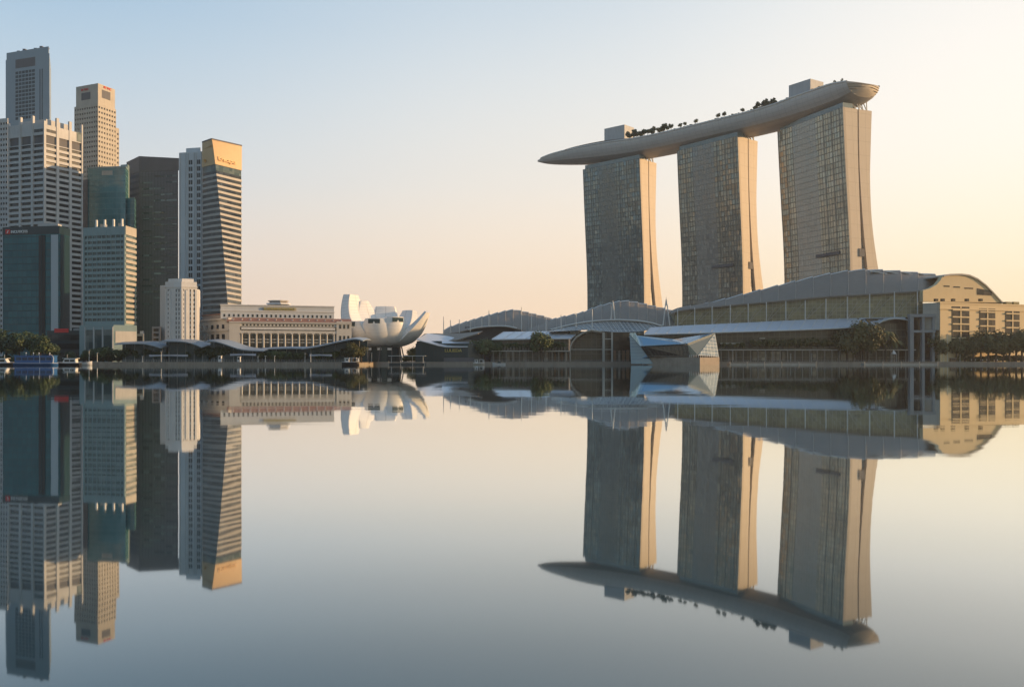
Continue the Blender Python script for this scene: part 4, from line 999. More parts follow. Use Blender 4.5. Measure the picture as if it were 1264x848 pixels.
# --- gable end with arched top, and the square block in front of it
tF_ = thing('gable_block', 'sunlit cream block with an arched gable and tall louvred openings at the right', 'building', W(1210, 446, 520)*1)
GA = Vector((X(1160.5, 506), 506)); GB = Vector((X(1290, 536), 536)); gd = GB-GA; gn = Vector((-gd.y, gd.x)).normalized()
def gp(px, out=0.0):
    k = (px-632)/F; f = (k*GA.y-GA.x)/(gd.x-k*gd.y); v = GA+gd*f-gn*out; return v, f
def gz_(px, py): v, f = gp(px); return Z(py, v.y)
ztop = Z(375.0, 508); zb_ = GZ
left_back = (X(1138.5, 528), 528.0)
pB_ = [tuple(GA), tuple(GB), (GB.x-20, GB.y+40), (left_back[0]+6, left_back[1]+35), left_back]
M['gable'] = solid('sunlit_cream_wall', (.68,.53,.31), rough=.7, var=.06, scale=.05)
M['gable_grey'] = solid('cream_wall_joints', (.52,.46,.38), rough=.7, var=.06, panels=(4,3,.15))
mb = MB(); mb.prism(pB_, zb_, ztop); mb.build('wall', M['gable'], tF_)
mb = MB(); mb.prism(inset(pB_, -.5), ztop-3.4, ztop-2.6); mb.build('string_course', M['gable'], tF_)
mb = MB(); mb.prism(inset(pB_, -.3), ztop+.005, ztop+.9); mb.build('coping', M['gable'], tF_)
def gbox(name, a, b, y0, y1, out, t, mat):
    fa = gp(a)[1]; fb = gp(b)[1]; mb = MB(); D = gp((a+b)/2)[0].y; mb.wall_box(tuple(GA), tuple(GB), out, Z(y0, D), Z(y1, D), t, fa, fb); return mb.build(name, mat, tF_)
for (a, b, yt) in ((1174.5, 1196.5, 378.5), (1208.5, 1228.5, 381), (1240.5, 1258.5, 383)):
    gbox('louvre_opening', a, b, 424, yt, .08, .4, M['brownglass'])
    m_ = (a+b)/2; gbox('opening_mullion', m_-.8, m_+.6, 424, yt, .5, .9, M['gable'])
    for k in range(5): gbox('sunshade', a+.2, b-1.6+ (k%2)*0, yt+5.2+k*8.6, yt+3.6+k*8.6, .95, 1.4, M['gable'])
for px in (1160.8, 1161.0+8, 1182, 1199, 1216): 
    gbox('roof_vent', px-1.6, px+1.6, 371.6, 368.4, -2.5, 1.5, M['brownglass'])
for px in (1252, 1261): gbox('roof_plant', px-3.5, px+3.5, 375.2, 372.2, -3.5, 2.5, M['leaf_olive'])
# arched gable wall set back behind the parapet
arc = [(1139.3,372.5),(1139.3,358.6),(1148,356),(1156,351.5),(1161,346),(1164,340.5),(1172,338.6),(1186,338.2),(1196,339.5),(1206,344),(1216,351.5),(1226,361.5),(1237,373.5)]
HA = Vector((X(1139.3, 516), 516)); HB = Vector((X(1237, 533), 533)); hd = HB-HA; hn = Vector((-hd.y, hd.x)).normalized()
def hpnt(px, py, out=0.0): k = (px-632)/F; f = (k*HA.y-HA.x)/(hd.x-k*hd.y); v = HA+hd*f; return Vector((v.x-hn.x*out, v.y-hn.y*out, Z(py, v.y)))
poly = [hpnt(a, b) for a, b in arc]; bkp = [p + Vector((hn.x*3, hn.y*3, 0)) for p in poly]; n = len(poly)
mb = MB(); mb.add(poly, [tuple(range(n-1, -1, -1))]); mb.add(bkp, [tuple(range(n))]); mb.add(poly+bkp, [(i, (i+1) % n, n+(i+1) % n, n+i) for i in range(n)])
mb.build('arched_gable', M['gable'], tF_)
rs = [[p + Vector((0,0,.15)) - Vector((hn.x, hn.y, 0))*.8, p + Vector((hn.x*46, hn.y*46, .15))] for p in poly[5:]]
mb = MB(); mb.slab(rs, .9); mb.build('vault_roof', M['concrete_warm'], tF_)
for a, b, y in ((1165,1172,353.3),(1177,1185,354.4),(1190.5,1201,355.9)):
    mb = MB(); p0, p1 = hpnt(a, y+.7, .15), hpnt(b, y+1.0, .15); mb.quad(p0, p1, p1+Vector((0,0,.75)), p0+Vector((0,0,.75))); 
    v_ = Vector((hn.x,hn.y,0))*.3; mb = MB(); mb.hexa([p0, p1, p1+v_, p0+v_, p0+Vector((0,0,.75)), p1+Vector((0,0,.75)), p1+v_+Vector((0,0,.75)), p0+v_+Vector((0,0,.75))]); mb.build('slit_window', M['brownglass'], tF_)
p0, p1 = hpnt(1206, 364, .15), hpnt(1224, 365, .15); v_ = Vector((hn.x,hn.y,0))*.3; h_ = Vector((0,0,4.0))
mb = MB(); mb.hexa([p0, p1, p1+v_, p0+v_, p0+h_, p1+h_*.72, p1+v_+h_*.72, p0+v_+h_]); mb.build('louvre', M['brownglass'], tF_)
# grey portal of open frames to the left of the block
tG_ = thing('portal_frame', 'grey concrete entrance portal of tall open frames beside the cream block', 'portal', W(1142, 446, 510)*1)
D = 508.0
def pbox(name, a, b, y0, y1, d0, d1, mat): mb = MB(); mb.box(X(a,D), X(b,D), D+d0, D+d1, Z(y0,D), Z(y1,D)); return mb.build(name, mat, tG_)
for a, b in ((1123.5,1128), (1138.5,1141.5), (1151,1154)): pbox('portal_column', a, b, 446.6, 390.5, 0, 3, M['concrete_grey'])
pbox('portal_beam', 1123, 1155, 391.5, 387.8, -.3, 3.3, M['concrete_grey']); pbox('portal_beam', 1123.2, 1154.8, 410.5, 407.6, -.2, 3.2, M['concrete_grey'])
pbox('recess_glass', 1124, 1154, 446, 391, 6, 7, M['bronze_glass'])
mb = MB(); mb.prism([(X(1139,512),512),(X(1160,506.5),506.5),(X(1160,514),514),(X(1139,520),520)], Z(408,512), Z(374.5,512)); mb.build('upper_wall', M['gable_grey'], tG_)

# --- pale strip roof along the mall, right part
tR = thing('mall_arcade', 'long mall arcade with pale blue sloping strip roof ending in a right hand arch', 'shopping arcade', W(950, 446, 515)*1)
topR = [(803,404.3),(850,401.5),(900,399.3),(950,396.8),(1000,394.5),(1040,393.3),(1076,391.8),(1100,390.6),(1124,391)]
botR = [(795,412.6),(850,411.2),(900,409.7),(950,408.2),(1000,406.4),(1040,404.6),(1078,402.2),(1086,397.5),(1094,394.5),(1104,392.8),(1114,393.4),(1124,395.5)]
M['mall_post'] = solid('bronze_post', (.22,.19,.16), rough=.5)
M['strip_roof'] = M['roof_pale']
pxs = [795+(1124-795)*i/48 for i in range(49)]
rs = [[W(px, interp(botR, px), 512.5), W(max(803, px+ (8 if px < 1070 else 4)) if px < 1118 else 1124, interp(topR, min(1124, px+8)), 526)] for px in pxs]
mb = MB(); mb.slab(rs, .7); spR = mb.build('strip_roof', M['roof_pale'], tR)
for i in range(0, 49, 2):
    mb = MB(); a, b = rs[i]; mb.tube(a+Vector((0,0,.12)), b+Vector((0,0,.12)), .2, n=4); mb.build('roof_seam', M['steel'], spR)
arch_beam(tR, [W(px, interp(botR, px)+.4, 512.2) for px in pxs], .38, name='eave_beam')
def mall_front(tt, x0, x1, D, ytop0, ytop1, back=24, slabs=(431.5,), colstep=9.0, ground=439.5):
    a = (X(x0,D), D); b = (X(x1,D), D); zt0, zt1 = Z(ytop0,D), Z(ytop1,D)
    mb = MB(); zb = GZ
    L = b[0]-a[0]
    mb.quad((a[0],D,zb),(b[0],D,zb),(b[0],D,zt1),(a[0],D,zt0), [(0,zb),(L,zb),(L,zt1),(0,zt0)])
    mb.quad((b[0],D,zb),(b[0],D+back,zb),(b[0],D+back,zt1),(b[0],D,zt1)); mb.quad((a[0],D+back,zb),(a[0],D,zb),(a[0],D,zt0),(a[0],D+back,zt0))
    mb.quad((a[0],D,zt0),(b[0],D,zt1),(b[0],D+back,zt1),(a[0],D+back,zt0)); mb.build('shop_glass', M['mall_glass'], tt)
    for y in slabs:
        mb = MB(); mb.box(a[0], b[0], D-7, D-.02, Z(y+1.1,D), Z(y,D)); mb.build('terrace_slab', M['concrete_warm'], tt)
    k = x0+2
    while k < x1-1:
        mb = MB(); mb.box(X(k,D)-.3, X(k,D)+.3, D-6.6, D-6.0, GZ, Z(slabs[0]+1.1,D)); mb.build('column', M['mall_post'], tt); k += colstep
mall_front(tR, 786, 1124, 517, 411.5, 398.5)
mb = MB(); mb.box(X(1070,520), X(1124,520), 520, 524, Z(404,520), Z(393.4,520)); mb.build('upper_wall', M['bronze_glass'], tR)
M['shop_lit'] = lamp_mat('lit_shop_window', (.85,.62,.38), .32)
M['shop_pale'] = pane('pale_shopfront', (.25,.21,.17), (.5,.44,.36), pw=2.2)
rg = random.Random(3)
for a, b in ((928,934),(936,947),(951,957),(958,963),(965,968),(1003,1007),(1033,1036),(1038,1045),(1046,1052),(1053,1057),(1062,1066),(900,906)):
    mb = MB(); mb.box(X(a,517), X(b,517), 516.5, 516.9, GZ+.6, Z(433.6,517)); mb.build('shopfront', M['shop_pale'], tR)
for a, b, y in ((889,917,423.3),(937,944,417),(1000,1040,428)):
    mb = MB(); mb.box(X(a,517), X(b,517), 516.2, 516.7, Z(y+1.6,517), Z(y,517)); mb.build('sign_board', M['concrete_warm'], tR)
# terrace planting is a hedge of its own, see planting below

# --- middle hall (arched lattice front)
tH_ = thing('convention_hall', 'middle hall with humped grey roof, white arch beam and lattice glass vault', 'convention hall', W(750, 446, 540)*1)
ridgeM = [(650,406),(668,400),(690,394),(720,387),(735,381),(752,376.5),(770,373.2),(790,376),(810,380.5),(830,385.5),(846,392)]
eaveM = [(650,410),(680,407),(700,402),(725,397.5),(755,395.2),(785,396),(805,399),(815,402),(830,404),(846,404)]
dM = lambda px: 590-(px-650)*.06; dMe = lambda px: 543-(px-650)*.02
shell_roof(tH_, ridgeM, eaveM, dM, dMe, 17, 652, 842, M['roof_grey'], tooth=.9)
arch_beam(tH_, [W(px, interp(eaveM, px)-.2, dMe(px)-1.0) for px in range(680, 824, 6)], .55)
# vault of lattice glass below the arch
up = [(678,408.3),(700,403.3),(725,398.8),(755,396.4),(785,397.2),(805,400),(818,403.6)]
lo = [(678,409.5),(700,408.6),(725,407.5),(742,408.6),(760,410),(785,409.5),(805,407),(818,405)]
rs = []; uv = []
for k in range(7):
    t = k/6; rs.append([W(px, lerp(interp(lo, px), interp(up, px), t), lerp(528, 541, t**.8)) for px in range(678, 820, 5)]); uv.append([((px-678)*.5+t*5, t*13) for px in range(678, 820, 5)])
mb = MB(); mb.grid(rs, True, uvs=uv); mb.build('lattice_vault', M['lattice'], tH_)
for k in range(26):
    px = 684+k*5; 
    if px+9 > 816: break
    mb = MB(); mb.tube(W(px+9, interp(lo, px+9)-.2, 527.6), W(px, interp(up, px)+.4, 540.4), .16, n=4); mb.build('lattice_bar', M['steel'], tH_)
mast(tH_, 692.5, 389, 409, 536, .34); mast(tH_, 711, 386.5, 409, 536, .34); mast(tH_, 731, 382, 408, 534, .34)
mast(tH_, 756.5, 371, 395.6, 540, .5, 2.6); mast(tH_, 822.5, 367, 402, 538, .5, 4.2); mast(tH_, 674, 392, 409, 538, .34)
# glazed drum and bays under the vault
mb = MB(); D = 530
mb.quad((X(704,D),D,GZ),(X(782,D),D,GZ),(X(782,D),D,Z(409.5,D)),(X(704,D),D,Z(409,D)), [(0,0),(39,0),(39,17),(0,17)]); mb.quad((X(704,D),D+20,GZ),(X(704,D),D,GZ),(X(704,D),D,Z(409,D)),(X(704,D),D+20,Z(409,D))); mb.quad((X(782,D),D,GZ),(X(782,D),D+20,GZ),(X(782,D),D+20,Z(409,D)),(X(782,D),D,Z(409.5,D)))
mb.build('hall_glass', M['mall_glass'], tH_)
arch_beam(tH_, [W(a, b, 522) for a, b in ((703.5,446),(704,428),(706.5,422),(712,415.5),(720,410.5),(730,407.6),(742,409.5))], .45, M['concrete_warm'], 'arch_rim')
rs = [[W(a, b+.4, 522), W(a+6, min(b, 430)-.6, 536)] for a, b in ((704,430),(706.5,422.5),(712,416),(720,411),(730,408.2),(742,410))]
mb = MB(); mb.slab(rs, .5); mb.build('porch_roof', M['roof_grey'], tH_)
for a, b in ((743.5,746.5),(754.5,756.5)):
    mb = MB(); mb.box(X(a,522), X(b,522), 521.6, 522.6, GZ, Z(410,522)); mb.build('column', M['concrete_warm'], tH_)
for y in (418, 431):
    mb = MB(); mb.box(X(746.5,522), X(754.5,522), 521.8, 522.4, Z(y+.9,522), Z(y,522)); mb.build('transom', M['concrete_warm'], tH_)
mb = MB(); mb.box(X(705,522), X(743.4,522), 521.6, 522.2, Z(431.8,522), Z(430.9,522)); mb.build('transom', M['concrete_warm'], tH_)
M['copper'] = solid('copper_panel', (.20,.11,.06), rough=.5, var=.2)
for a, b in ((757,760.5),(763,765.5),(768,771),(773,776.5)):
    mb = MB(); mb.box(X(a,522), X(b,522), 521.4, 522.0, GZ+.3, Z(432.5,522)); mb.build('shopfront', M['copper'] if a != 763 else M['shop_pale'], tH_)
mb = MB(); mb.box(X(757,524), X(778,524), 523.5, 527, Z(431.5,524), Z(410.5,524)); mb.build('bronze_wall', M['bronze_glass'], tH_)

# --- left hall
tL_ = thing('convention_hall', 'smallest and farthest left hall with grey hump roof rising behind the garden terrace', 'convention hall', W(610, 446, 545)*1)
ridgeL = [(546,410),(556,405),(570,400.5),(585,396),(600,391.5),(618,387),(632,384.2),(645,386),(660,389.5),(675,393.2),(684,397)]
eaveL = [(546,412.5),(560,411),(575,407.8),(590,404.4),(610,402.8),(625,403),(640,406),(650,408.6),(665,408.6),(684,407)]
dL = lambda px: 598.0; dLe = lambda px: 552.0
shell_roof(tL_, ridgeL, eaveL, dL, dLe, 14, 547, 680, M['roof_grey'], tooth=.8)
arch_beam(tL_, [W(px, interp(eaveL, px)-.2, 550.8) for px in range(578, 642, 5)], .5)
for px, yt, yb in ((547.5,391,413),(556,395,411.5),(567,394.5,411),(580.5,395,409.5),(594.5,392.5,404.8),(603.5,383,404),(643.8,379,408),(656,387.5,408.3)): mast(tL_, px, yt, yb, 549, .3)
mb = MB(); mb.prism([(X(552,560),560),(X(690,556),556),(X(690,592),592),(X(552,592),592)], GZ, Z(409,556)); mb.build('hall_wall', M['concrete_dark'], tL_)
mb = MB(); mb.prism([(X(574,558),558),(X(644,556.5),556.5),(X(644,590),590),(X(574,590),590)], Z(409,556)-.05, Z(403.4,556)); mb.build('upper_wall', M['concrete_dark'], tL_)

# --- left arcade with pale glass strip roof
tA_ = thing('mall_arcade', 'shorter arcade with a pale blue glass strip roof above a green garden terrace', 'shopping arcade', W(660, 446, 525)*1)
rs = [[W(px, 418.6-(px-607)*.013, 521), W(min(px+15*(1 if px < 700 else .8), 737), 409.6-(px-607)*.018, 540)] for px in range(607, 712, 7)]
mb = MB(); mb.slab(rs, .6); spA = mb.build('strip_roof', M['roof_pale'], tA_)
for r_ in rs[::2]: mb = MB(); mb.tube(r_[0]+Vector((0,0,.1)), r_[1]+Vector((0,0,.1)), .16, n=4); mb.build('roof_seam', M['steel'], spA)
mall_front(tA_, 607, 702, 524, 418, 417, slabs=(433,), colstep=8)
for a, b, m_ in ((626,629,'shop_pale'),(632,635,'shop_pale'),(646,648,'shop_pale'),(672,676,'shop_pale'),(684,686,'copper'),(692,695,'copper'),(697,700,'shop_pale'),(701,704,'copper')):
    mb = MB(); mb.box(X(a,524), X(b,524), 523.3, 523.8, GZ+.4, Z(434.6,524)); mb.build('shopfront', M[m_], tA_)
for k in range(24):
    mb = MB(); x = X(612+k*3.7, 519); mb.box(x, x+.22, 518.6, 518.8, Z(433,519), Z(427.8,519)); mb.build('railing_post', M['concrete_warm'], tA_)

# --- glass event pavilion near the museum
tV = thing('shop_pavilion', 'dark glass pavilion with sweeping pale canopy roofs and yellow lettering by the water', 'shop pavilion', W(560, 446, 525)*1)
mb = MB(); fpv = [(X(513,519),519),(X(578,515),515),(X(596,520),520),(X(596,545),545),(X(520,545),545)]
mb.prism(fpv, GZ, Z(424, 520)); mb.build('wall', M['canopy_teal'], tV)
mb = MB(); mb.hexa([W(513,424,519.5), W(546,424.2,517.2), W(548,424.2,540), W(520,424,540), W(513.5,418.5,519.5), W(546,427.5,517.2)*1, W(548,416,540), W(520,416,540)]) if False else None
rs = [[W(a, b, 514), W(a+14, c, 534)] for a, b, c in ((514,418.6,411.5),(522,421,412.5),(530,423,413.5),(540,425.8,415),(550,427.6,417.5),(558,427.9,418.5),(566,427.8,419.5),(577,427.6,421))]
mb = MB(); mb.slab(rs, .55); mb.build('canopy', M['roof_pale'], tV)
rs = [[W(a, b, 526), W(a+6, c, 546)] for a, b, c in ((518,416.5,412),(530,417.5,411.5),(544,419.5,412),(556,420.6,411.8),(566,419,411),(578,415,410),(590,411.6,408.4))]
mb = MB(); mb.slab(rs, .6); mb.build('canopy', M['roof_grey'], tV)
mb = MB(); mb.wall_box(fpv[0], fpv[1], .12, Z(425,517), Z(421,517), .4, .02, .5); mb.build('gable_glass', M['canopy_teal'], tV)
letters('sign_lettering', 'LUUEDA', 1.9, 10.5, fpv[0], fpv[1], .56, Z(434.6,516), .3, M['sign_yellow'], tV)
for k in range(12):
    mb = MB(); mb.wall_box(fpv[0], fpv[1], .12, GZ, Z(428,517), .2, .02+k*.08, .028+k*.08); mb.build('mullion', M['teal_dark'], tV)
mb = MB(); mb.box(X(548,511), X(585,511), 509, 512, GZ-.02, Z(441.5,511)); mb.build('low_wall', M['concrete_dark'], tV)

# --- faceted crystal pavilion standing in the water
tX = thing('crystal_pavilion', 'faceted blue glass crystal pavilion standing in the water before the arcade', 'pavilion', W(830, 446, 485)*1)
M['crystal_blue'] = curtain('crystal_blue_glass', (.12,.26,.38), (.18,.34,.45), (.22,.36,.45), 40, 1.6, lw=.1, lh=.12, rough=.12, tilt=.006, ior=2.0, metal=.3)
M['crystal_dark'] = curtain('crystal_dark_glass', (.018,.024,.026), (.05,.06,.06), (.06,.07,.07), 2.4, 1.7, lw=.14, lh=.14, rough=.12, tilt=.02, ior=1.6)
M['crystal_gold'] = curtain('crystal_green_glass', (.13,.15,.13), (.22,.23,.18), (.30,.29,.22), 1.8, 1.5, lw=.14, lh=.12, rough=.14, tilt=.02, ior=1.8, metal=.2)
c = {k: W(*v) for k, v in dict(a=(777,412,486), a2=(784,412,490), b=(779,449.2,486), d=(806,449.2,482), e=(800,440.5,481), f=(790,427,479), g=(848.5,424,476), h=(851.5,441,476), i=(882.5,411,488), j=(862,438.5,474), k=(887.5,440.6,486), m=(832,418.8,492), n=(784,414,490)).items()}
bk = {k: v + Vector((0, 26, 0)) for k, v in c.items()}
def facet(name, pts, mat, th=.35):
    p = [Vector(q) for q in pts]; nrm = (p[1]-p[0]).cross(p[2]-p[0]).normalized(); mb = MB(); n = len(p); u = (p[1]-p[0]).normalized(); v = nrm.cross(u)
    q = [x - nrm*th for x in p]; mb.add(p, [tuple(range(n))]); mb.uv[0] = [((x-p[0]).dot(u), (x-p[0]).dot(v)) for x in p]; mb.add(q, [tuple(range(n-1,-1,-1))])
    mb.add(p+q, [(n+i, n+(i+1) % n, (i+1) % n, i) for i in range(n)]); return mb.build(name, mat, tX)
facet('end_wall', [c['b'], c['d'], c['e'], c['f'], c['a2'], c['a']], M['crystal_blue'], 1.2)
facet('roof_facet', [c['f'], c['g'], c['m'], c['n']], M['crystal_blue'])
facet('roof_facet', [c['g'], c['i'], c['m']], M['crystal_blue'])
facet('front_glass', [c['e'], c['h'], c['g'], c['f']], M['crystal_dark'])
facet('corner_facet', [c['h'], c['j'], c['i'], c['g']], M['crystal_gold'])
facet('corner_facet', [c['j'], c['k'], c['i']], M['crystal'])
facet('side_glass', [c['k'], bk['k'], bk['i'], c['i']], M['crystal_dark'])
facet('roof_facet', [c['n'], c['m'], bk['m'], bk['n']], M['crystal_blue']); facet('roof_facet', [c['m'], c['i'], bk['i'], bk['m']], M['crystal_blue'])
for k in range(12):
    t = (k+.5)/12; a = c['e'].lerp(c['h'], t); b = c['f'].lerp(c['g'], t); mb = MB(); mb.tube(a+Vector((0,-.15,0)), b+Vector((0,-.15,0)), .12, n=4); mb.build('mullion', M['teal_dark'], tX)
mb = MB(); mb.prism([(X(800,483),483),(X(852,474.5),474.5),(X(864,472.5),472.5),(X(888,484),484),(X(888,512),512),(X(790,512),512)], -1.2, Z(441.2,477)); mb.build('plinth', M['quay_stone'], tX)
for k in range(14):
    px = 851+k*2.75; D = 472.6+ (px-864)*.45 if px > 864 else 474.3-(px-852)*.14
    mb = MB(); p = W(px, 441.2, D+.6); mb.tube(p, p+Vector((0,0,1.0)), .14, n=6); mb.tube(p+Vector((0,0,1.0)), p+Vector((0,0,1.35)), .22, .1, n=6); mb.build('bollard', M['white'], tX)
# ------------------------------------------------------------------ curved canopies on the left quay
def canopy(label, pts, D0, D1, lean=3.0, posts=5, th=.5, skirt=None):
    """thin curved roof: pts are (photo column, row) along the front edge; the back edge is `lean` rows higher"""
    t = thing('quay_canopy', label, 'canopy', W((pts[0][0]+pts[-1][0])/2, 446.8, (D0+D1)/2), 'curved quay canopies')
    n = 16; x0, x1 = pts[0][0], pts[-1][0]; rs = []
    for i in range(n+1):
        px = lerp(x0, x1, i/n); y = interp(pts, px); a = W(px, y, D0); b = Vector((a.x+1.5, D1, a.z+lean)); m_ = a.lerp(b, .5)+Vector((0,0,.5)); rs.append([a, m_, b])
    mb = MB(); mb.slab(rs, th); mb.build('roof', M['canopy_roof'], t)
    for k in range(posts):
        px = lerp(x0, x1, (k+.5)/posts); y = interp(pts, px); a = W(px, y, D0)
        mb = MB(); p = Vector((a.x, (D0+D1)/2, GZ)); mb.tube(p, Vector((a.x, (D0+D1)/2, a.z+lean*.4)), .25); mb.build('post', M['concrete_grey'], t)
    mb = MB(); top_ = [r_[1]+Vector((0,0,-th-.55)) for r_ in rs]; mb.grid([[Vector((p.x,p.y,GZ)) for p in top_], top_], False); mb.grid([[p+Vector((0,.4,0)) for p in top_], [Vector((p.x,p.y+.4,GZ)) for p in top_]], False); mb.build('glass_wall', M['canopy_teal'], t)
    if skirt:
        mb = MB(); a, b, y = skirt; rr_ = [[W(px, y+abs(px-(a+b)/2)/(b-a)*1.6, D0-5), W(px, y-1.4, D0)] for px in (a, (a*3+b)/4, (a+b)/2, (a+3*b)/4, b)]
        mb.slab(rr_, .25); mb.build('awning', M['canopy_roof'], t)
    return t
M['canopy_roof'] = solid('blue_grey_canopy_sheet', (.27,.31,.35), rough=.4, var=.08)
canopy('first curved canopy at the foot of the pale teal block, drooping to the right', [(141,424.6),(155,424.0),(168,423.6),(178,424),(188,426),(199,429)], 437, 452, 1.4, 5)
canopy('curved canopy beneath the small white art deco block, drooping to the right', [(196,421.5),(208,420.8),(220,421),(230,422),(240,424.6),(249,428.4)], 437, 452, 1.2, 5, skirt=(184,232,439))
canopy('sweeping canopy before the left corner of the colonnaded hotel, falling to the right', [(252,421.5),(258,420.8),(266,421.4),(276,424),(286,427.5),(296,430.6),(310,432.2),(325,432.8)], 437, 452, 1.2, 6, skirt=(284,316,438))
canopy('flat middle canopy before the hotel colonnade', [(318,431.2),(335,430.2),(355,429.6),(375,429.8),(382,429.4)], 444, 456, .8, 5)
canopy('rising canopy before the right end of the hotel, highest beside the lotus museum', [(372,430.5),(382,429),(395,426.6),(408,423.6),(420,421),(432,418.8),(441,418.2),(448,420.5)], 437, 452, 1.0, 5, skirt=(382,410,438.6))

# ------------------------------------------------------------------ trees
LIB = {}
def tree_kind(key, rad, h, n, leaf, mat, seed, lobes=7, flat=.8, limbs=5, tr=.28):
    """a library tree: trunk and crown parts, standing at the origin; the first placed tree takes it"""
    mbc = leafy(rad, n, leaf, seed, flat, lobes)
    for v in mbc.v: v.z += h
    mc = mbc.mesh('crown', mat); mt = trunk(h*.95, tr, seed, limbs, rad*.55).mesh('trunk', M['bark'])
    LIB[key] = (mt, mc)
def plant(key, x, y, z, s, label, group=None, name='broadleaf_tree', cat='tree', sz=None, rz=None):
    t = thing(name, label, cat, (x, y, z), group); t.rotation_euler = (0, 0, random.uniform(0, 6.28) if rz is None else rz)
    t.scale = (s, s, s if sz is None else sz)
    for nm, me in zip(('trunk', 'crown'), LIB[key]):
        o = bpy.data.objects.new(nm, me); COL.objects.link(o); o.parent = t
    return t
for i in range(3):
    tree_kind('dark%d' % i, 4.2, 5.2, 2600, .30, M['leaf_dark'], 10+i)
    tree_kind('mid%d' % i, 3.2, 4.4, 2200, .24, M['leaf_mid'], 20+i)
    tree_kind('olive%d' % i, 3.4, 4.6, 2400, .26, M['leaf_olive'], 30+i)
    tree_kind('deck%d' % i, 1.9, 3.6, 420, .28, M['leaf_dark'], 40+i, lobes=4, tr=.16, limbs=3)
def palm_mesh(seed):
    rg = random.Random(seed); mb = MB(); 
    for k in range(16):
        a = 6.283*k/16+rg.uniform(-.15,.15); e = rg.uniform(.1, .9); d = Vector((math.cos(a), math.sin(a), 0)); sd = Vector((-math.sin(a), math.cos(a), 0)); L = rg.uniform(2.4, 3.1)
        pts = [Vector((0,0,6.6)) + d*(L*t) + Vector((0,0,e*L*t*1.1-1.5*L*t*t*.8)) for t in (0,.3,.6,.85,1)]
        ws = (.12,.5,.55,.35,.05)
        for q in range(4): mb.add([pts[q]-sd*ws[q]+Vector((0,0,-.25*ws[q])), pts[q+1]-sd*ws[q+1]+Vector((0,0,-.25)), pts[q+1], pts[q]], [(0,1,2,3)]); mb.add([pts[q], pts[q+1], pts[q+1]+sd*ws[q+1]+Vector((0,0,-.25)), pts[q]+sd*ws[q]+Vector((0,0,-.25*ws[q]))], [(0,1,2,3)])
    tm = MB(); tm.tube((0,0,-.3),(.15,.05,6.7),.22,.15,n=7); return tm.mesh('trunk', M['bark']), mb.mesh('crown', M['leaf_olive'])
LIB['palm'] = palm_mesh(5)

def row(key, spots, label, group, name='broadleaf_tree', cat='tree'):
    for i, (px, D, hpx) in enumerate(spots):
        k = '%s%d' % (key, i % 3) if key != 'palm' else 'palm'
        h0 = {'dark': 8.6, 'mid': 7.4, 'oliv': 8.0, 'deck': 5.4, 'palm': 7.8}[key[:4]]
        s = hpx*D/F/h0; plant(k, X(px, D), D, GZ-.05, s*random.uniform(.96,1.04), label, group, name, cat, sz=s)
row('dark', [(-8,436,40),(8,440,41),(24,432,38),(38,438,39),(50,433,34),(60,437,27),(-24,440,40)], 'big dark spreading tree on the quay behind the moored boats', 'big dark trees at the left end of the quay')
row('dark', [(86,444,14),(107,442,15),(116,445,18),(127,442,20),(134,446,19),(146,444,17),(158,445,18),(170,446,17),(182,446,18),(194,446,16)], 'low dark tree beneath the canopies at the foot of the pale teal block', 'dark trees under the left canopies')
row('dark', [(208,447,17),(222,447,16),(236,447,17),(246,446,19),(257,446,21),(268,446,22),(279,446,20),(291,447,17)], 'dark tree under the curved canopies between the art deco block and hotel', 'dark trees under the middle canopies')
row('mid', [(322,441,13),(331,441,14),(340,440,15),(348,441,14),(357,441,13),(366,442,12),(374,442,13),(392,443,12),(404,443,13),(414,443,14)], 'small green tree in the clipped row before the hotel colonnade', 'green trees before the hotel')
row('olive', [(436,440,26),(428,443,21),(446,444,22)], 'yellow green tree beside the bumboat at the left of the lotus museum', 'yellow green trees by the lotus museum')
row('mid', [(515,560,20),(524,575,19),(533,590,17),(508,600,18)], 'distant green tree seen under the right petal of the lotus museum', 'distant trees under the petal')
row('mid', [(591,521,28),(598,518,30),(605,523,29),(612,520,25),(585,523,20)], 'bushy green tree between the shop pavilion and the short arcade', 'bushy trees beside the shop pavilion')
row('mid', [(668.5,513,39)], 'single round green tree standing taller before the short arcade strip roof', None)
def onz(key, spots, label, group, z, hs):
    for i, (px, D) in enumerate(spots):
        k = '%s%d' % (key, i % 3); s = hs*random.uniform(.85,1.15); plant(k, X(px, D), D, z, s, label, group)
onz('mid', [(612+i*6.4, 519+(i%2)) for i in range(14) if abs(612+i*6.4-668) > 4], 'small green tree in the terrace row above the short arcade shops', 'terrace trees of the short arcade', Z(433,519)-.05, .72)
onz('olive', [(930+i*7.2, 512+(i%3)) for i in range(16)], 'small olive tree in the terrace row above the long arcade shops', 'terrace trees of the long arcade', Z(431.6,513)-.05, .92)
onz('olive', [(893+i*8, 513) for i in range(4)], 'low olive shrub tree at the thin left end of the long arcade terrace', 'terrace shrub trees near the crystal pavilion', Z(431.6,513)-.05, .55)
row('olive', [(1046,509.6,43),(1058,509,50),(1066,510,54),(1071,509.3,48)], 'large dark olive tree standing before the right arch of the long arcade', 'large trees before the arcade arch')
row('palm', [(1093,509,42)], 'single palm with a round head beneath the arcade arch', None, 'palm_tree', 'palm')
row('palm', [(1104,511,30),(1083,511,32)], 'shorter palm beside the round headed palm under the arcade arch', 'short palms under the arcade arch', 'palm_tree', 'palm')
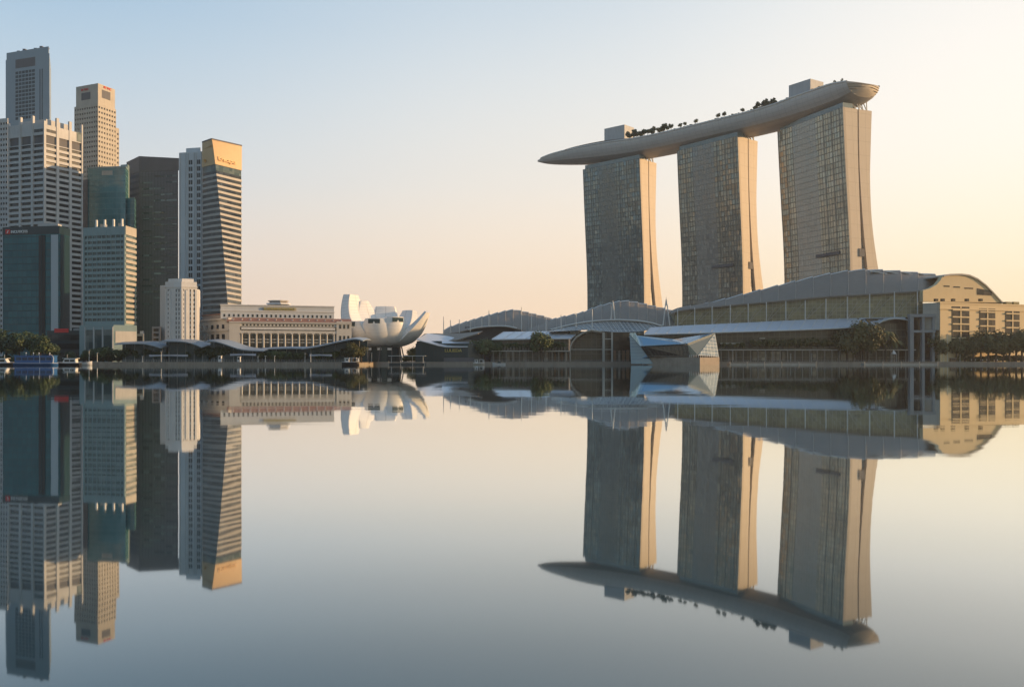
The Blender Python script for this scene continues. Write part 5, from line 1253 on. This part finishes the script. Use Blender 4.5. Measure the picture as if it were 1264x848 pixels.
row('olive', [(1160,508,34),(1170,511,33),(1180,508.5,33),(1191,510,31),(1201,509,34),(1211,508.5,36),(1220,508,42),(1229,509,36),(1238,510,28),(1246,508,38),(1254,509,40),(1262,508.6,42),(1272,509,40)], 'dense olive tree in the row before the sunlit cream block', 'trees before the cream block')
# rooftop garden
def deck_tree(px_s, off, s, label, group):
    p, d, n = on_deck(px_s, off, -.3); plant('deck%d' % random.randrange(3), p.x, p.y, p.z, s, label, group)
def s_of_px(px):
    return min(range(400), key=lambda i: abs((lambda c: 632+F*c.x/c.y)(deck_frame(ST*i/399)[0])-px))/399*ST
for px in [784+i*2.5 for i in range(23)]:
    deck_tree(s_of_px(px+random.uniform(-1,1)), random.uniform(-17,-9), random.uniform(1.2,2.1), 'small dark tree in the thick grove on the rooftop deck above the far left tower', 'rooftop grove above the left tower')
for px in (852.5, 858.5, 872, 899, 907): deck_tree(s_of_px(px), -16, 1.25, 'lone round tree on the open middle of the rooftop deck', 'lone rooftop trees')
for px in (928,): deck_tree(s_of_px(px), -14, 1.3, 'lone round tree on the rooftop deck just left of the second grove', None)
for px in (941, 944, 947, 950, 952, 954, 957, 959, 961, 964, 966, 968, 971): deck_tree(s_of_px(px), random.uniform(-17,-9), random.uniform(1.0,1.6), 'small dark tree in the grove beside the right lift box on the deck', 'rooftop grove by the right lift box')
for k in range(14):
    c, d, n = deck_frame(ST-4-k*2.6); n = n if n.y > 0 else -n
    w = interp(DW, ST-4-k*2.6); p = c - n*(w-1.5-(k % 3)*2) + Vector((0,0,210.4)); plant('deck%d' % (k % 3), p.x, p.y, p.z, random.uniform(.35,.6), 'tiny shrub along the railing at the rounded right end of the rooftop deck', 'rooftop shrubs at the rounded end', 'shrub', 'shrub')

# ------------------------------------------------------------------ boats
def hull_mesh(L, B, H, bow=.35, sheer=.5, n=14):
    """boat hull along x, bow to +x, waterline at z=0"""
    mb = MB(); rs = []
    for i in range(n+1):
        t = i/n; x = -L/2+L*t; w = B/2*(1 if t < 1-bow else math.sqrt(max(0.0, 1-((t-1+bow)/bow)**2)) ) * (.82+.18*min(1, t*6)); w = max(w, .03)
        zt = H + sheer*(max(0, t-.5)*2)**2 + .15*(max(0,.3-t)*3)
        rs.append([Vector((x, -w, zt)), Vector((x, -w*.92, zt*.45)), Vector((x, -w*.5, -.5)), Vector((x, w*.5, -.5)), Vector((x, w*.92, zt*.45)), Vector((x, w, zt))])
    mb.grid(rs, True); mb.add([r_[0] for r_ in rs]+[r_[5] for r_ in rs], [(i, n+1+i, n+2+i, i+1) for i in range(n)]); mb.add(rs[0], [tuple(range(6))])
    return mb, rs
def bpart(name, mb, mat, t):
    o = bpy.data.objects.new(name, mb.mesh(name, mat)); COL.objects.link(o); o.parent = t; return o
def boat(name, label, px, D, rz, L, B, H, hullm, cabin, bow=.35, sheer=.5, rail=True, cat='boat'):
    t = thing(name, label, cat, (X(px, D), D, 0)); t.rotation_euler = (0, 0, rz)
    mb, rs = hull_mesh(L, B, H, bow, sheer); bpart('hull', mb, hullm, t)
    if rail:
        for s in (0, 5): mb = MB(); mb.path([r_[s]+Vector((0,0,.06)) for r_ in rs], .09, n=5); bpart('gunwale', mb, M['white'], t)
    cabin(t, L, B, H); return t
def cab_tour(t, L, B, H):
    mb = MB(); mb.box(-L*.46, L*.42, -B*.42, B*.42, H-.1, H+3.6); bpart('cabin', mb, M['hull_blue'], t)
    mb = MB(); mb.box(-L*.47, L*.44, -B*.45, B*.45, H+3.62, H+3.85); bpart('roof', mb, M['hull_blue'], t)
    for s in (-1, 1):
        for k in range(6): mb = MB(); x = -L*.42+k*L*.14; mb.box(x, x+L*.115, s*B*.42-.04, s*B*.42+.04, H+1.5, H+2.9); bpart('window', mb, M['winboat'], t)
    for k in (-.25, -.08, .05, .3): mb = MB(); mb.tube((L*k,0,H+3.8),(L*k,0,H+4.9), .12); mb.tube((L*k,0,H+4.9),(L*k,0,H+5.2), .3, .1); bpart('mast_light', mb, M['white'], t)
    mb = MB(); mb.path([(L*.43,-B*.42,H),(L*.45,-B*.42,H+2.6),(L*.40,-B*.42,H+4.1),(L*.34,-B*.42,H+4.3)], .14, n=5); mb_ = bpart('bow_rail', mb, M['white'], t)
    mb = MB(); mb.box(L*.12, L*.13, -B*.44, -B*.40, H, H+3.6); bpart('post', mb, M['white'], t)
M['winboat'] = pane('blue_boat_window', (.01,.03,.08), (.03,.07,.14), rough=.08)
def cab_white(t, L, B, H):
    mb = MB(); mb.hexa([(-L*.36,-B*.36,H-.1),(L*.22,-B*.36,H-.1),(L*.22,B*.36,H-.1),(-L*.36,B*.36,H-.1),(-L*.34,-B*.33,H+2.2),(L*.12,-B*.33,H+2.2),(L*.12,B*.33,H+2.2),(-L*.34,B*.33,H+2.2)]); bpart('cabin', mb, M['white'], t)
    for s in (-1, 1):
        for a, b in ((-.30,-.12),(-.09,.11)): mb = MB(); mb.box(L*a, L*b, s*B*.36-.05, s*B*.36+.05, H+.7, H+1.7); bpart('window', mb, M['darkglass'], t)
    mb = MB(); mb.box(-L*.42, L*.2, -B*.4, B*.4, H+2.22, H+2.4); bpart('roof', mb, M['white'], t)
    mb = MB(); mb.tube((L*.05,0,H+2.3),(L*.05,0,H+4.2), .06); bpart('mast', mb, M['white'], t)
def cab_bum(t, L, B, H):
    for a, b in ((-.36,-.06),(.06,.36)):
        mb = MB(); mb.box(L*a, L*b, -B*.36, B*.36, H+2.0, H+2.2); bpart('awning', mb, M['white'], t)
        for x in (a+.01, b-.01):
            for s in (-1, 1): mb = MB(); mb.tube((L*x, s*B*.33, H-.1),(L*x, s*B*.33, H+2.05), .07); bpart('post', mb, M['white'], t)
    mb = MB(); mb.box(-L*.30, -L*.10, -B*.3, B*.3, H-.1, H+1.7); bpart('wheelhouse', mb, M['white'], t)
    for s in (-1, 1): mb = MB(); mb.box(-L*.27, -L*.13, s*B*.3-.04, s*B*.3+.04, H+.8, H+1.5); bpart('window', mb, M['blueglass'], t)
    mb = MB(); mb.box(L*.42, L*.47, -.5, .5, H, H+2.0); bpart('bow_post', mb, M['white'], t)
def cab_small(t, L, B, H):
    mb = MB(); mb.hexa([(-L*.15,-B*.3,H-.1),(L*.2,-B*.3,H-.1),(L*.2,B*.3,H-.1),(-L*.15,B*.3,H-.1),(-L*.12,-B*.27,H+.9),(L*.06,-B*.27,H+.9),(L*.06,B*.27,H+.9),(-L*.12,B*.27,H+.9)]); bpart('windscreen', mb, M['blueglass'], t)
    mb = MB(); mb.box(-L*.48, -L*.42, -.3, .3, H-.3, H+.7); bpart('outboard_motor', mb, M['hull_black'], t)
boat('tour_boat', 'long dark blue covered tour boat with white gunwale moored at the left', 45.5, 408, 0, 20.5, 5.2, 1.0, M['hull_blue'], cab_tour, bow=.12, sheer=.1)
boat('river_boat', 'white cabined boat with black hull at the left edge of the view', 4, 412, 0, 13, 3.8, 1.1, M['hull_black'], cab_white)
boat('river_boat', 'white cabined boat with black upswept hull just right of the blue tour boat', 84.5, 412, math.pi, 11.5, 3.6, 1.1, M['hull_black'], cab_white)
boat('launch', 'small white launch with raised bow tied at the start of the stone quay', 105, 418, 0, 7, 2.4, 1.6, M['white'], cab_small, rail=False)
boat('bumboat', 'dark hulled bumboat with two white awnings before the yellow green tree', 433, 416, 0, 8.2, 3.4, 1.5, M['hull_black'], cab_bum)
boat('workboat', 'tiny white topped workboat with red rail before the bushy trees', 591, 486, 0, 6.5, 2.6, .9, M['concrete_warm'], cab_bum)
boat('speedboat', 'low white speedboat moored before the left end of the short arcade', 616, 489, math.pi, 7.5, 2.4, .9, M['white'], cab_small, rail=False)
# floating jetties
def pontoon(label, x0, x1, D, z, roof=None, mat='concrete_grey', dpt=5, posts=4):
    t = thing('pontoon', label, 'pontoon', (X((x0+x1)/2, D), D, 0)); a, b = X(x0, D), X(x1, D)
    mb = MB(); mb.box(a, b, D, D+dpt, -.4, z); mb.build('float', M[mat], t)
    for k in range(posts): mb = MB(); x = lerp(a+.4, b-.4, k/(posts-1)); mb.tube((x, D-.3, -1), (x, D-.3, z+1.1), .2); mb.build('pile', M['concrete_warm'], t)
    if roof:
        for k in range(4): mb = MB(); x = lerp(a+1.5, b-1.5, k/3); mb.tube((x, D+dpt*.5, z), (x, D+dpt*.5, roof-.02), .14); mb.build('post', M['white'], t)
        mb = MB(); mb.box(a, b, D+.4, D+dpt-.4, roof, roof+.25); mb.build('roof', M['white'], t)
    return t
pontoon('dark ferry pontoon with a thin white flat roof under the lotus museum', 479, 525, 488, .95, 5.0, 'teal_dark')
pontoon('low grey pontoon along the promenade before the long arcade', 900, 1008, 494, .75, None, 'concrete_warm', 4, 6)
pontoon('pale topped pontoon at the right before the portal frame', 1066, 1158, 494, .8, None, 'concrete_warm', 4, 5)
# white tent, lamp posts, bollards, flags
t = thing('pointed_tent', 'small white pointed tent on the promenade beneath the arcade arch', 'tent', (X(1103,506.5), 506.5, GZ))
mb = MB(); b0 = [Vector((X(1101+dx,506.5), 506.5+dy, Z(437,506.5))) for dx, dy in ((0,-1.2),(4.6,-1.2),(4.6,1.2),(0,1.2))]; ap = Vector((X(1103,506.5), 506.5, Z(431.5,506.5))); mb.add(b0+[ap], [(0,1,4),(1,2,4),(2,3,4),(3,0,4),(3,2,1,0)]); mb.build('canvas', M['white'], t)
for v in b0: mb = MB(); mb.tube((v.x,v.y,GZ), v, .07); mb.build('pole', M['steel'], t)
def lamp_post(px, D, ytop, label, group, arm=True):
    t = thing('lamp_post', label, 'lamp post', (X(px,D), D, GZ), group); x = X(px, D); zt = Z(ytop, D)
    mb = MB(); mb.tube((x,D,GZ),(x,D,GZ+.5),.22,.16); mb.tube((x,D,GZ+.5),(x,D,zt),.13,.09); mb.build('pole', M['steel'], t)
    mb = MB(); mb.hexa([(x-.5,D-.25,zt),(x+.5,D-.25,zt),(x+.5,D+.25,zt),(x-.5,D+.25,zt),(x-.35,D-.15,zt+.25),(x+.35,D-.15,zt+.25),(x+.35,D+.15,zt+.25),(x-.35,D+.15,zt+.25)]); mb.build('lamp_head', M['concrete_grey'], t)
for px, yt in ((318.5,440),(327.5,440),(339,439.5),(376.5,436.5),(383.5,437)): lamp_post(px, 427, yt, 'slim pale lamp post on the stone quay before the hotel', 'lamp posts before the hotel')
for px, yt in ((110,433),(120,436),(176,440),(199,434)): lamp_post(px, 427, yt, 'slim pale lamp post on the quay left of the art deco block', 'lamp posts on the left quay')
lamp_post(458.8, 507, 436, 'yellowish lamp post standing alone left of the lotus museum lobby', None)
for px, yt in ((1169.5,413),(1185,417),(1165,427)): lamp_post(px, 506.5, yt, 'tall pale lamp post before the trees of the cream block', 'lamp posts before the cream block')
for px, yt in ((904.5,433),(1002,437),(976,437)): lamp_post(px, 506.5, yt, 'short lamp post on the promenade before the long arcade', 'lamp posts before the long arcade')
def kiosk(px, D, w, h, label, mat):
    t = thing('kiosk', label, 'kiosk', (X(px,D), D, GZ)); x = X(px, D)
    mb = MB(); mb.box(x-w/2, x+w/2, D, D+w, GZ, GZ+h); mb.build('body', M[mat], t); mb = MB(); mb.box(x-w/2-.25, x+w/2+.25, D-.25, D+w+.25, GZ+h+.01, GZ+h+.2); mb.build('roof', M['concrete_grey'], t)
    mb = MB(); mb.box(x-w*.35, x+w*.35, D-.06, D+.05, GZ+h*.45, GZ+h*.85); mb.build('hatch', M['darkglass'], t)
kiosk(271, 428, 1.5, 3.0, 'left one of two white kiosks on the quay under the sweeping canopy', 'white')
kiosk(294.5, 428, 1.4, 2.6, 'right one of two white kiosks on the quay under the sweeping canopy', 'offwhite')
kiosk(1177, 507.2, 3.4, 2.2, 'reddish low kiosk between the lamp posts before the cream block', 'copper')
def person(px, D, label, group, top, low):
    t = thing('person', label, 'person', (X(px,D), D, GZ), group); x = X(px, D); h = random.uniform(1.6,1.8)
    mb = MB(); k = h/1.75
    prof = [(0,.05,.10),(.45,.07,.1),(.85,.13,.17),(1.1,.12,.17),(1.38,.13,.22),(1.47,.06,.07),(1.52,.07,.07),(1.62,.1,.1),(1.72,.07,.07),(1.75,.01,.01)]
    rs = [[Vector((x+b*math.cos(q*.785)*k, D+a*math.sin(q*.785)*k, GZ+z*k)) for q in range(8)] for z, a, b in prof]; mb.grid(rs, True, closed=True); mb.build('body', M[low], t)
    mb = MB(); rs = [[Vector((x+(b+.03)*math.cos(q*.785)*k, D+(a+.03)*math.sin(q*.785)*k, GZ+z*k)) for q in range(8)] for z, a, b in prof[2:6]]; mb.grid(rs, True, closed=True); mb.build('shirt', M[top], t)
for i, px in enumerate((1199,1204,1210.5,1213,1218,1227,1231)):
    person(px, 506.8+(i%2)*.6, 'small standing figure in pale clothes on the promenade before the cream block trees', 'people before the cream block', ('white','offwhite','concrete_warm')[i%3], 'concrete_dark')
def rail(label, a, b, D, n=60):
    t = thing('quay_railing', label, 'railing', (X((a+b)/2,D), D, GZ)); x0, x1 = X(a,D), X(b,D)
    mb = MB()
    for k in range(n): x = lerp(x0, x1, k/(n-1)); mb.box(x-.05, x+.05, D-.05, D+.05, GZ, GZ+1.05)
    for z in (.55, 1.05): mb.box(x0, x1, D-.04, D+.04, GZ+z, GZ+z+.07)
    mb.build('rails', M['concrete_grey'], t)
rail('long grey railing along the stone quay before the hotel', 150, 425, 425.4, 90)
rail('long grey railing along the promenade before the long arcade', 892, 1150, 506.0, 90)
rail('grey railing along the promenade before the short arcade', 606, 776, 506.0, 70)

# shrubs filling the ground under the tree rows
def shrubs(key, spots, label, group, hs):
    for i, (px, D) in enumerate(spots):
        s = hs*random.uniform(.8,1.25); t = thing('shrub', label, 'shrub', (X(px,D), D, GZ-.1), group); t.rotation_euler = (0,0,random.uniform(0,6.28)); t.scale = (s*1.3, s*1.3, s)
        o = bpy.data.objects.new('foliage', SHRUB[key][i % 3]); COL.objects.link(o); o.parent = t
SHRUB = {}
for key, mat in (('dark','leaf_dark'),('mid','leaf_mid'),('olive','leaf_olive')):
    SHRUB[key] = []
    for i in range(3):
        mb = leafy(1.5, 700, .2, 60+i, .7, 5)
        for v in mb.v: v.z += 1.1
        SHRUB[key].append(mb.mesh('foliage', M[mat]))
shrubs('olive', [(1158+i*4.6, 512+(i%3)*1.4) for i in range(25)], 'olive shrub in the thick hedge under the trees before the cream block', 'shrubs before the cream block', 1.7)
shrubs('dark', [(84+i*6.2, 449+(i%2)) for i in range(27)], 'dark shrub in the hedge behind the left quay canopies', 'shrubs behind the left canopies', 1.5)
shrubs('dark', [(-6+i*5.5, 431+(i%2)*2) for i in range(14)], 'dark shrub under the big trees at the far left quay', 'shrubs under the far left trees', 1.4)
shrubs('mid', [(254+i*7, 448+(i%2)) for i in range(26)], 'green shrub in the hedge in front of the hotel', 'shrubs before the hotel', 1.35)
shrubs('mid', [(503+i*4, 540+(i%2)*4) for i in range(4)], 'green shrub at the foot of the right petal beside the shop pavilion', 'shrubs beside the shop pavilion', 1.9)

for px in [843+i*4.2 for i in range(36)]:
    sd = s_of_px(px); p, d, n = on_deck(sd, -18.0, .2); s = random.uniform(.35,.8); t = thing('shrub', 'tiny dark shrub in the planted edge along the front of the rooftop deck', 'shrub', p, 'planting along the deck edge'); t.scale = (s*1.5, s*1.5, s)
    o = bpy.data.objects.new('foliage', SHRUB['dark'][random.randrange(3)]); COL.objects.link(o); o.parent = t
# ------------------------------------------------------------------ thin morning haze
HAZE = 0.0001
if HAZE:
    hm = bpy.data.materials.new('haze'); hm.use_nodes = True; nt = hm.node_tree; nt.nodes.clear()
    ho = nt.nodes.new('ShaderNodeOutputMaterial'); hv = nt.nodes.new('ShaderNodeVolumePrincipled')
    hv.inputs['Color'].default_value = (.93, .92, .90, 1); hv.inputs['Density'].default_value = HAZE; hv.inputs['Anisotropy'].default_value = 0.35
    nt.links.new(hv.outputs[0], ho.inputs['Volume'])
    mb = MB(); mb.box(-3050, 3050, -650, 3050, -2.6, 250); hz_o = mb.build('haze', hm); hz_o['kind'] = 'stuff'
